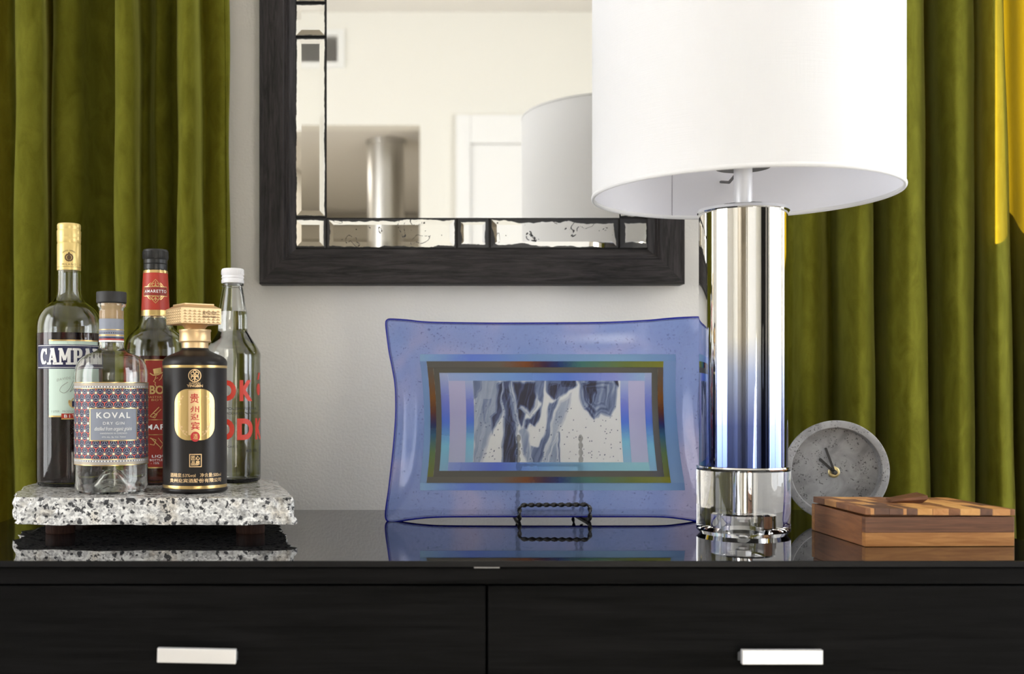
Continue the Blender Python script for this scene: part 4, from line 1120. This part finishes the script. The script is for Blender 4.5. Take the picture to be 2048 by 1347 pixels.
# ------------------------------------------------------------------ fused glass dish
def dish_mat(name, colnode, trans=0.7, rough=0.09, ior=1.30):
    k = NM(name); v = k.coord('Object')
    c = colnode(k)
    k.set(Base_Color=c, Roughness=rough, IOR=ior, Transmission_Weight=trans, Specular_IOR_Level=0.6)
    k.bump(k.noise(v, 500, 3, 0.6), 0.10, 0.0005)
    return k.m
def grad(stops, axis=0):
    def f(k):
        uv = k.n('ShaderNodeSeparateXYZ', {'Vector': k.n('ShaderNodeUVMap').outputs['UV']}).outputs[axis]
        j = k.math('ADD', uv, k.math('MULTIPLY', k.math('SUBTRACT', k.noise(k.coord('Object'), 240, 3, 0.6), 0.5), 0.05))
        return k.ramp(j, [(p, srgb(*c)) for p, c in stops])
    return f
def rimcol(k):
    v = k.coord('Object')
    c = k.ramp(k.noise(v, 9, 2, 0.5, 0.6), [(0.30, srgb(142, 166, 222)), (0.50, srgb(158, 174, 226)), (0.66, srgb(194, 190, 226))])
    bub = k.math('GREATER_THAN', k.noise(v, 420, 1, 0.4), 0.70)
    return k.mix(k.math('MULTIPLY', bub, 0.6), c, srgb(40, 52, 110))
M['dish_rim'] = dish_mat('blue_dish_glass', rimcol, 0.74, 0.12)
M['dish_edge'] = dish_mat('cobalt_edge_glass', lambda k: srgb(36, 44, 170), 0.6, 0.08)
M['teal_h'] = dish_mat('pale_blue_strip', grad([(0.0, (150, 186, 222)), (0.2, (112, 140, 224)), (0.45, (126, 160, 208)), (0.8, (134, 170, 204)), (1.0, (126, 158, 206))]), 0.62)
M['teal_v'] = dish_mat('pale_blue_strip_upright', grad([(0.0, (138, 168, 208)), (0.5, (122, 158, 206)), (1.0, (132, 160, 208))], 1), 0.62)
M['iris_h'] = dish_mat('iridescent_strip', grad([(0.0, (98, 96, 92)), (0.30, (104, 96, 86)), (0.42, (124, 72, 34)), (0.50, (58, 34, 66)), (0.56, (36, 56, 112)), (0.66, (70, 116, 108)), (0.85, (104, 116, 58)), (1.0, (132, 132, 52))]), 0.42, 0.15)
M['iris_v'] = dish_mat('iridescent_strip_upright', grad([(0.0, (112, 116, 60)), (0.22, (92, 116, 76)), (0.38, (52, 92, 120)), (0.48, (34, 40, 96)), (0.58, (92, 50, 40)), (0.72, (120, 78, 36)), (1.0, (98, 90, 80))], 1), 0.42, 0.15)
M['grey_strip'] = dish_mat('smoke_grey_strip', lambda k: srgb(92, 90, 84), 0.42, 0.15)
M['pale_h'] = dish_mat('sky_strip', grad([(0.0, (166, 184, 226)), (0.3, (132, 170, 226)), (0.6, (104, 138, 222)), (0.85, (150, 158, 222)), (1.0, (160, 190, 224))]), 0.66)
M['pale_h2'] = dish_mat('sky_strip_low', grad([(0.0, (150, 168, 222)), (0.25, (96, 120, 214)), (0.5, (128, 172, 222)), (0.75, (146, 194, 214)), (1.0, (156, 206, 216))]), 0.66)
M['pale_v'] = dish_mat('sky_strip_upright', grad([(0.0, (150, 190, 218)), (0.25, (132, 196, 222)), (0.5, (84, 120, 218)), (0.7, (124, 136, 220)), (1.0, (178, 190, 224))], 1), 0.66)
M['lavender'] = dish_mat('lavender_strip', grad([(0.0, (186, 190, 216)), (0.6, (180, 178, 214)), (1.0, (196, 192, 224))], 1), 0.66)
M['pane'] = dish_mat('ink_swirl_pane', lambda k: k.n('ShaderNodeAttribute', attribute_name='paint').outputs['Color'], 0.80, 0.05)

DYB, DYT, DD0, DDL = 1036.0, 640.0, 1.362, 0.060
def dish_pt(px, py, c=0.0):
    d = DD0 + (DYB - py) / (DYB - DYT) * DDL - c
    return W(px, py, d)
di = thing('glass_dish', 'blue fused glass rectangular dish with wavy corners propped on wire easel', 'dish', tuple(dish_pt(1097, 1041)))
O = Vector(di.location)
def bow(px, py):
    t = (py - 722) / 243.0; bf = max(0.0, 1 - (2 * t - 1) ** 2)
    if px < 1097: return px + 8 * bf * (1097 - px) / 244
    return px + (15 * t - 6 * bf) * (px - 1097) / 229
def piece(name, x0, x1, y0, y1, mat, th=0.004, nx=14, ny=10, fwd=0.0):
    """slab of glass in the dish floor given in photograph pixels"""
    V, F, UVs = [], [], []
    for s in (0, 1):
        for j in range(ny + 1):
            for i in range(nx + 1):
                u, w = i / nx, j / ny
                px, py = x0 + (x1 - x0) * u, y1 + (y0 - y1) * w
                p = dish_pt(bow(px, py), py, fwd - s * th) - O
                V.append(tuple(p)); UVs.append((u, w))
    m = (nx + 1) * (ny + 1)
    for j in range(ny):
        for i in range(nx):
            q = j * (nx + 1) + i
            a = (q, q + 1, q + nx + 2, q + nx + 1)
            F += [a, tuple(m + t for t in a)]
    edge = [j * (nx + 1) for j in range(ny + 1)] + [ny * (nx + 1) + i for i in range(1, nx + 1)] + [j * (nx + 1) + nx for j in range(ny - 1, -1, -1)] + [i for i in range(nx - 1, 0, -1)]
    for a, b in zip(edge, edge[1:] + edge[:1]): F.append((a, b, m + b, m + a))
    o = mk(name, (V, F), mat, di)
    uvl = o.data.uv_layers.new(name='UVMap')
    for l in o.data.loops: uvl.data[l.index].uv = UVs[l.vertex_index]
    return o, UVs
# wavy rim
outl = [(773, 648), (775, 640.5), (784, 639), (815, 641), (856, 645), (960, 647), (1068, 647), (1200, 646), (1290, 642), (1340, 637.5), (1385, 635), (1412, 636), (1421, 642), (1421, 654),
        (1413, 700), (1403, 745), (1399, 790), (1399, 840), (1404, 900), (1412, 960), (1420, 1020), (1421, 1034), (1414, 1041), (1396, 1040.5), (1360, 1035), (1319, 1031.5), (1220, 1031), (1110, 1031), (1000, 1031), (894, 1031.5), (850, 1033.5), (815, 1037.5), (790, 1041.6), (778, 1041), (772.5, 1033),
        (774, 1010), (779, 976), (787, 905), (792.5, 835), (792, 775), (786, 735), (780, 705), (775.5, 672)]
ol = catmull(outl, 5, True)
A0 = (840, 1352, 708, 980)
def inner_for(p):
    cx_, cy_ = 1097, 840
    x = min(max(p[0], 0), 4000); dx, dy = p[0] - cx_, p[1] - cy_
    u, v = dx / 324.0, dy / 200.0
    m = max(abs(u), abs(v)); u, v = u / m, v / m
    ix = cx_ + (u * (A0[1] - cx_) if u > 0 else u * (cx_ - A0[0])); iy = cy_ + (v * (A0[3] - cy_) if v > 0 else v * (cy_ - A0[2]))
    return np.array([ix, iy])
def lift(p):
    u, v = (p[0] - 1097) / 324.0, (p[1] - 840) / 200.0
    side = 0.020 * max(0.0, 1 - abs(v) ** 3) * min(1.0, abs(u)) ** 4
    topl = 0.010 * max(0.0, 1 - abs(u) ** 3) * (abs(v) ** 4 if v < 0 else 0)
    botl = 0.004 * max(0.0, 1 - abs(u) ** 3) * (abs(v) ** 4 if v > 0 else 0)
    corner = 0.007 * (abs(u) * abs(v)) ** 4 * (1 if v < 0 else 0.15)
    return side + topl + botl + corner
n = len(ol); nr = 9; V, F = [], []
for s in (0, 1):
    for r in range(nr + 1):
        t = r / nr
        for p in ol:
            q = inner_for(p); q = np.array([bow(q[0], q[1]), q[1]])
            e = t * t * (3 - 2 * t)
            pp = q + (p - q) * t
            V.append(tuple(dish_pt(pp[0], pp[1], lift(p) * e - s * 0.0045) - O))
m = (nr + 1) * n
for r in range(nr):
    for i in range(n):
        a = (r * n + i, r * n + (i + 1) % n, (r + 1) * n + (i + 1) % n, (r + 1) * n + i)
        F += [a, tuple(m + t for t in a)]
for r in (0, nr):
    for i in range(n):
        j = (i + 1) % n
        F.append((r * n + i, r * n + j, m + r * n + j, m + r * n + i))
mk('dish_rim', (V, F), M['dish_rim'], di, 60)
mk('rim_edge', sweep([dish_pt(p[0], p[1], lift(p) - 0.00225) - O for p in ol], 0.0019, 8, closed=True), M['dish_edge'], di, 60)
# strips of the dish floor
x0, x1, y0, y1 = A0
B = (853, 1327, 722, 965); C_ = (865, 1316, 734, 953); E = (876, 1304, 745, 941); Pn = (943, 1241, 761, 924)
for nm, a, mt in (('pale_strip', (x0, x1, y0, B[2]), 'teal_h'), ('pale_strip', (x0, x1, B[3], y1), 'teal_h'), ('pale_strip', (x0, B[0], B[2], B[3]), 'teal_v'), ('pale_strip', (B[1], x1, B[2], B[3]), 'teal_v'),
                  ('iridescent_strip', (B[0], B[1], B[2], C_[2]), 'iris_h'), ('iridescent_strip', (B[0], B[1], C_[3], B[3]), 'iris_h'), ('iridescent_strip', (B[0], C_[0], C_[2], C_[3]), 'iris_v'), ('iridescent_strip', (C_[1], B[1], C_[2], C_[3]), 'iris_v'),
                  ('grey_strip', (C_[0], C_[1], C_[2], E[2]), 'grey_strip'), ('grey_strip', (C_[0], C_[1], E[3], C_[3]), 'grey_strip'), ('grey_strip', (C_[0], E[0], E[2], E[3]), 'grey_strip'), ('grey_strip', (E[1], C_[1], E[2], E[3]), 'grey_strip'),
                  ('sky_strip', (E[0] + 17, E[1] - 14, E[2], Pn[2]), 'pale_h'), ('sky_strip', (E[0] + 17, E[1] - 14, Pn[3], E[3]), 'pale_h2'), ('sky_strip', (E[0], E[0] + 17, E[2], E[3]), 'pale_v'), ('sky_strip', (E[1] - 14, E[1], E[2], E[3]), 'pale_v'),
                  ('lavender_strip', (E[0] + 17, 927, Pn[2], Pn[3]), 'lavender'), ('lavender_strip', (1257, E[1] - 14, Pn[2], Pn[3]), 'lavender'), ('sky_strip', (927, Pn[0], Pn[2], Pn[3]), 'pale_v'), ('sky_strip', (Pn[1], 1257, Pn[2], Pn[3]), 'pale_v')):
    piece(nm, *a, M[mt], fwd=random.uniform(0.0, 0.0006) + (0.0006 if 'iri' in nm or 'grey' in nm else 0.0))
# ink-like swirls of the middle pane
GX, GY = 300, 160
gxx, gyy = np.meshgrid(np.linspace(75, 1945, GX + 1), np.linspace(1085, 72, GY + 1))
def vnoise(x, y, s, seed):
    r = np.random.default_rng(seed); G = r.random((64, 64))
    fx, fy = x / s, y / s
    ix, iy = np.floor(fx).astype(int), np.floor(fy).astype(int); tx2, ty2 = fx - ix, fy - iy
    tx2 = tx2 * tx2 * (3 - 2 * tx2); ty2 = ty2 * ty2 * (3 - 2 * ty2)
    g = lambda a, b: G[a % 64, b % 64]
    return (g(ix, iy) * (1 - tx2) + g(ix + 1, iy) * tx2) * (1 - ty2) + (g(ix, iy + 1) * (1 - tx2) + g(ix + 1, iy + 1) * tx2) * ty2
wx = gxx + 34 * (vnoise(gxx, gyy * 0.6, 90, 1) - 0.5) + 18 * (vnoise(gxx, gyy * 0.6, 40, 2) - 0.5)
wy = gyy + 50 * (vnoise(gxx, gyy, 110, 3) - 0.5) + 20 * (vnoise(gxx, gyy, 45, 4) - 0.5)
def sdpoly(P):
    P = np.array(P, float); d = np.full(wx.shape, 1e9); ins = np.zeros(wx.shape, bool)
    for (ax, ay), (bx, by) in zip(P, np.roll(P, -1, 0)):
        ex, ey = bx - ax, by - ay
        t = np.clip(((wx - ax) * ex + (wy - ay) * ey) / (ex * ex + ey * ey), 0, 1)
        d = np.minimum(d, np.hypot(wx - ax - t * ex, wy - ay - t * ey))
        cnd = (ay > wy) != (by > wy)
        xi = ax + (wy - ay) * ex / np.where(ey == 0, 1e-9, ey)
        ins ^= cnd & (wx < xi)
    return np.where(ins, d, -d)
den = np.zeros(wx.shape)
shapes = [([(60, 40), (420, 40), (420, 520), (300, 740), (180, 1120), (60, 1120)], 0.34, 30), ([(85, 40), (180, 40), (170, 160), (110, 270), (60, 300)], 0.55, 16), ([(190, 300), (290, 300), (250, 560), (230, 600), (200, 450)], 0.45, 12), ([(370, 100), (445, 60), (430, 480), (310, 750), (295, 500), (350, 470)], 0.82, 22),
          ([(425, 40), (560, 40), (560, 250), (640, 700), (640, 1120), (430, 1120), (440, 500)], 0.80, 40), ([(450, 500), (560, 640), (630, 800), (632, 1120), (436, 1120)], 1.0, 24), ([(540, 40), (930, 40), (900, 380), (800, 520), (700, 420), (640, 480), (570, 300)], 1.0, 60), ([(640, 380), (760, 480), (730, 620), (690, 660), (650, 600)], 0.78, 20), ([(880, 40), (985, 40), (950, 390), (900, 300)], 0.55, 14),
          ([(470, 160), (560, 240), (640, 460), (640, 640), (560, 560)], 0.55, 26), ([(810, 530), (950, 370), (945, 520), (865, 655), (800, 600), (740, 680), (740, 560)], 0.80, 20), ([(1040, 330), (1190, 290), (1110, 500), (1030, 820), (930, 1120), (850, 1120), (820, 880), (900, 870), (985, 740), (1030, 520)], 0.62, 18),
          ([(1190, 330), (1340, 240), (1300, 400), (1220, 560), (1120, 780), (1000, 1120), (930, 1120), (1050, 800), (1100, 560)], 0.30, 30), ([(990, 40), (1410, 40), (1395, 140), (1280, 230), (1150, 310), (1060, 270), (990, 180)], 0.62, 20), ([(1060, 120), (1200, 130), (1110, 305), (1050, 240)], 0.97, 20), ([(1200, 40), (1400, 40), (1370, 130), (1230, 150)], 0.85, 20),
          ([(1410, 40), (1915, 40), (1900, 210), (1865, 430), (1800, 540), (1700, 490), (1622, 555), (1500, 450), (1430, 330)], 0.55, 30), ([(1450, 120), (1600, 60), (1640, 240), (1580, 400), (1500, 330)], 0.86, 26), ([(1570, 60), (1640, 60), (1630, 250), (1600, 200)], 1.0, 10), ([(1500, 440), (1560, 380), (1640, 440), (1622, 555)], 0.78, 14), ([(1860, 60), (1920, 60), (1905, 140)], 0.9, 8),
          ([(650, 700), (760, 610), (800, 850), (880, 1120), (780, 1120), (700, 940), (680, 760)], 0.42, 22), ([(1060, 880), (1150, 730), (1165, 1120), (1000, 1120)], 0.42, 40), ([(1148, 700), (1168, 700), (1180, 1120), (1152, 1120)], 0.5, 6)]
for P_, dk, sf in shapes:
    sd = sdpoly(P_)
    a = np.clip(sd / sf, 0, 1); a = a * a * (3 - 2 * a)
    line = np.exp(-((sd - 3) / 7.0) ** 2) * 0.25 * min(1.0, dk + 0.3)
    den = np.maximum(den, a * dk); den = np.clip(den + line * (den < 0.85), 0, 1)
streak = vnoise(wx * 1.0 + wy * 0.25, wy * 0.10, 16, 8) * 0.6 + vnoise(wx + wy * 0.2, wy * 0.07, 34, 9) * 0.4
den = np.clip(den * (0.62 + 0.76 * streak), 0, 1)
cont = np.sin(sdpoly(shapes[16][0]) / 9.0) * (sdpoly(shapes[16][0]) > 0) * (sdpoly(shapes[16][0]) < 150)
den = np.clip(den + 0.12 * cont * (den > 0.1), 0, 1)
rr = np.random.default_rng(12)
for _ in range(170):
    bx, by = rr.uniform(90, 1930), rr.uniform(330, 1070)
    den = np.maximum(den, 0.75 * (np.hypot(gxx - bx, gyy - by) < rr.uniform(5.0, 8.0)))
stops = np.array([0, 0.25, 0.5, 0.75, 1.0])
cols_ = np.array([srgb(232, 232, 230)[:3], srgb(160, 172, 192)[:3], srgb(92, 110, 152)[:3], srgb(44, 54, 96)[:3], srgb(26, 24, 36)[:3]])
rgb = np.stack([np.interp(den, stops, cols_[:, c]) for c in range(3)], -1)
po, _ = piece('ink_pane', Pn[0], Pn[1], Pn[2], Pn[3], M['pane'], 0.004, GX, GY, 0.0003)
ca_ = po.data.color_attributes.new('paint', 'FLOAT_COLOR', 'POINT')
flat = np.concatenate([rgb.reshape(-1, 3), np.ones(((GX + 1) * (GY + 1), 3)) * 0.93])
flat = np.concatenate([flat, np.ones((len(flat), 1))], 1)
ca_.data.foreach_set('color', flat.astype(np.float32).ravel())

# ------------------------------------------------------------------ wire easel
ez = thing('plate_easel', 'small black twisted wire easel holding up the blue glass dish', 'easel', (px2x(1109, 1.40), 1.40, ZT))
EO = Vector(ez.location)
xl, xr = px2x(1039, 1.354), px2x(1180, 1.354)
zt_ = py2z(1009.5, 1.354); zb_ = ZT + 0.0024
def wire(name, pts, r=0.0021, rad=0.007):
    P_ = resample(rounded(pts, rad), 0.0007)
    return mk(name, sweep([p - EO for p in P_], r, 10, twist=math.pi / 0.0046 * 0.5, lobe=0.42), M['black_iron'], ez, 60)
wire('front_loop', [(xl + 0.003, 1.452, zb_), (xl, 1.372, zb_), (xl, 1.354, zb_), (xl, 1.354, zt_), (xr, 1.354, zt_ + 0.0006), (xr, 1.354, zb_), (xr, 1.372, zb_), (xr - 0.003, 1.452, zb_)])
for pxa, pxb in ((1035, 1037), (1163, 1161)):
    d0, d1 = 1.3775, 1.3775 + (1031 - 868) / 396 * 0.06
    wire('upright', [(px2x(pxa, d0), d0, zb_ + 0.0035), W(pxb, 870, d1 + 0.003)], 0.0022)
d1 = 1.3945
zz_ = py2z(930, 1.392)
wire('crossbar', [(px2x(1036, 1.392) - 0.002, 1.3965, zz_), (px2x(1162, 1.392) + 0.002, 1.3965, zz_)], 0.0016)
for xq in (px2x(1041, 1.40), px2x(1158, 1.40)):
    wire('back_leg', [(xq, 1.399, zz_), (xq, 1.452, zb_)], 0.0016)
wire('back_bar', [(xl, 1.452, zb_), (xr, 1.452, zb_)], 0.0016)

# ------------------------------------------------------------------ concrete clock
CD = 1.352
ccx = px2x(1673.5, CD); CR = 101.5 / FPX * CD
ck = thing('table_clock', 'round grey concrete clock with black hands and no numerals', 'clock', (ccx, CD, ZT + CR + 0.0005), math.radians(-9))
RX = (math.radians(90), 0, 0)   # lathe axis z -> faces the camera (-y)
face_z = -0.012
cp_ = [(0.0, -0.034), (CR * 0.90 - 0.002, -0.034), (CR * 0.90, -0.032), (CR - 0.0006, -0.008), (CR, -0.0022), (CR - 0.0007, -0.0006), (CR - 0.0022, 0.0), (CR * 0.865, 0.0), (CR * 0.850, -0.0010), (CR * 0.838, face_z + 0.001), (CR * 0.830, face_z), (0.0, face_z)]
mk('concrete_body', lathe(cp_, 96), M['concrete'], ck, 35, (0, 0, 0), RX)
hub = (px2x(1664.5, CD + 0.012) - ccx, py2z(943.5, CD + 0.012) - (ZT + CR + 0.0005))
fx = lambda px, py: (px2x(px, CD + 0.010) - ccx, py2z(py, CD + 0.010) - (ZT + CR + 0.0005))
mk('brass_ring', lathe([(0.0, 0.0), (0.0070, 0.0), (0.0070, 0.0008), (0.0062, 0.0014), (0.0046, 0.0014), (0.0046, 0.0006), (0.0, 0.0006)], 40), plain('pale_brass', srgb(206, 190, 140), 0.35, 0.8), ck, 40, (hub[0], -face_z - 0.0, hub[1]), RX)
def hand(name, p, wd, y):
    a = Vector((hub[0], hub[1])); b = Vector(fx(*p)); d = (b - a).normalized(); nn = Vector((-d.y, d.x))
    a = a - d * 0.003
    pts = []
    for k_ in range(9):
        t = -math.pi / 2 + math.pi * k_ / 8
        pts.append(b + d * (math.cos(t) * wd - wd) + nn * math.sin(t) * wd)
    pts += [a + nn * wd * 0.9, a - nn * wd * 0.9]
    V = [(q.x, y, q.y) for q in pts] + [(q.x, y + 0.0009, q.y) for q in pts]; m = len(pts)
    F = [tuple(range(m)), tuple(range(m, 2 * m))] + [(i, (i + 1) % m, m + (i + 1) % m, m + i) for i in range(m)]
    mk(name, (V, F), M['black_matte'], ck)
hand('hour_hand', (1637, 916.5), 0.0017, 0.0085)
hand('minute_hand', (1648, 894.5), 0.0014, 0.0065)
mk('hand_hub', lathe([(0.0, 0.0), (0.0030, 0.0), (0.0030, 0.0062), (0.0022, 0.0072), (0.0, 0.0074)], 28), M['black_plastic'], ck, 40, (hub[0], -face_z - 0.0006, hub[1]), RX)

# ------------------------------------------------------------------ wooden box
bx0, by0 = 0.4821, 1.1408
wb_ = thing('wooden_box', 'small wooden keepsake box with patchwork lid and tilted wood tab handle', 'box', (bx0 + 0.0765, by0 + 0.07, ZT), math.radians(1.6))
bw, bd, bh = 0.0785, 0.0690, 0.0308
mk('front_panel', box(-bw, bw, -bd, -bd + 0.008, 0.0147, bh, 0.0004), M['walnut'], wb_)
mk('front_panel', box(-bw, bw, -bd, -bd + 0.008, 0.0004, 0.0146, 0.0004), M['honey'], wb_)
mk('back_panel', box(-bw, bw, bd - 0.008, bd, 0.0004, bh, 0.0004), M['honey'], wb_)
for sx in (-1, 1):
    mk('side_panel', box(min(sx * bw, sx * (bw - 0.008)), max(sx * bw, sx * (bw - 0.008)), -bd + 0.0082, bd - 0.0082, 0.0004, bh, 0.0003), M['box_side'], wb_)
mk('bottom_panel', box(-bw + 0.008, bw - 0.008, -bd + 0.008, bd - 0.008, 0.0002, 0.004), M['box_side'], wb_)
lid = mk('lid', box(-bw + 0.0095, bw - 0.0095, -bd + 0.0095, bd - 0.0095, -0.0045, 0.0), M['box_side'], wb_, None, (0.0012, 0.0, bh + 0.0012), (math.radians(-0.5), math.radians(0.5), math.radians(-0.7)))
lz = 0.0068
fr_breaks = [(1733, 2), (1743, 0), (1751, 3), (1780, 3), (1807, 0), (1814, 3), (1835, 1), (1864, 0), (1896, 2), (1918, 1), (1957, 3), (1981, 0), (2016, 2), (2025, 2)]
rowsL = [(-bd, -bd + 0.040, [(p, c) for p, c in fr_breaks]),
         (-bd + 0.040, -bd + 0.074, [(1733, 2), (1760, 1), (1790, 3), (1818, 2), (1850, 1), (1885, 2), (1925, 1), (1960, 0), (2000, 3), (2025, 3)]),
         (-bd + 0.074, -bd + 0.106, [(1733, 0), (1752, 2), (1800, 1), (1822, 2), (1864, 3), (1890, 1), (1940, 0), (1985, 2), (2025, 2)]),
         (-bd + 0.106, bd, [(1733, 2), (1770, 1), (1812, 0), (1850, 2), (1882, 3), (1905, 1), (1960, 2), (1995, 0), (2025, 0)])]
cache = {}
for y0_, y1_, br in rowsL:
    for (p, c), (q, _c) in zip(br, br[1:]):
        xa, xb = -bw + (p - 1733) / 292.0 * 2 * bw, -bw + (q - 1733) / 292.0 * 2 * bw
        mk('wood_patch', box(xa + 0.00008, xb - 0.00008, y0_ + 0.00008, y1_ - 0.00008, 0.0, lz + random.uniform(-0.00015, 0.00015), 0.0006), PW[c], lid)
# tab handle: wedge rising to the right
V = [(-0.020, -0.004, lz), (0.012, -0.006, lz), (0.012, 0.010, lz), (-0.018, 0.006, lz), (-0.0235, -0.007, lz + 0.0012), (0.0165, -0.0095, lz + 0.0045), (0.0185, 0.012, lz + 0.0075), (-0.021, 0.009, lz + 0.0025), (-0.0235, -0.007, lz + 0.0026), (0.0165, -0.0095, lz + 0.0085), (0.0150, 0.012, lz + 0.0105), (-0.021, 0.009, lz + 0.0042)]
F = [(0, 1, 2, 3), (8, 9, 10, 11)]
for a in (0, 4):
    for i in range(4):
        j = (i + 1) % 4
        F.append((a + i, a + j, a + 4 + j, a + 4 + i))
mk('tab_handle', (V, F), M['walnut'], lid)
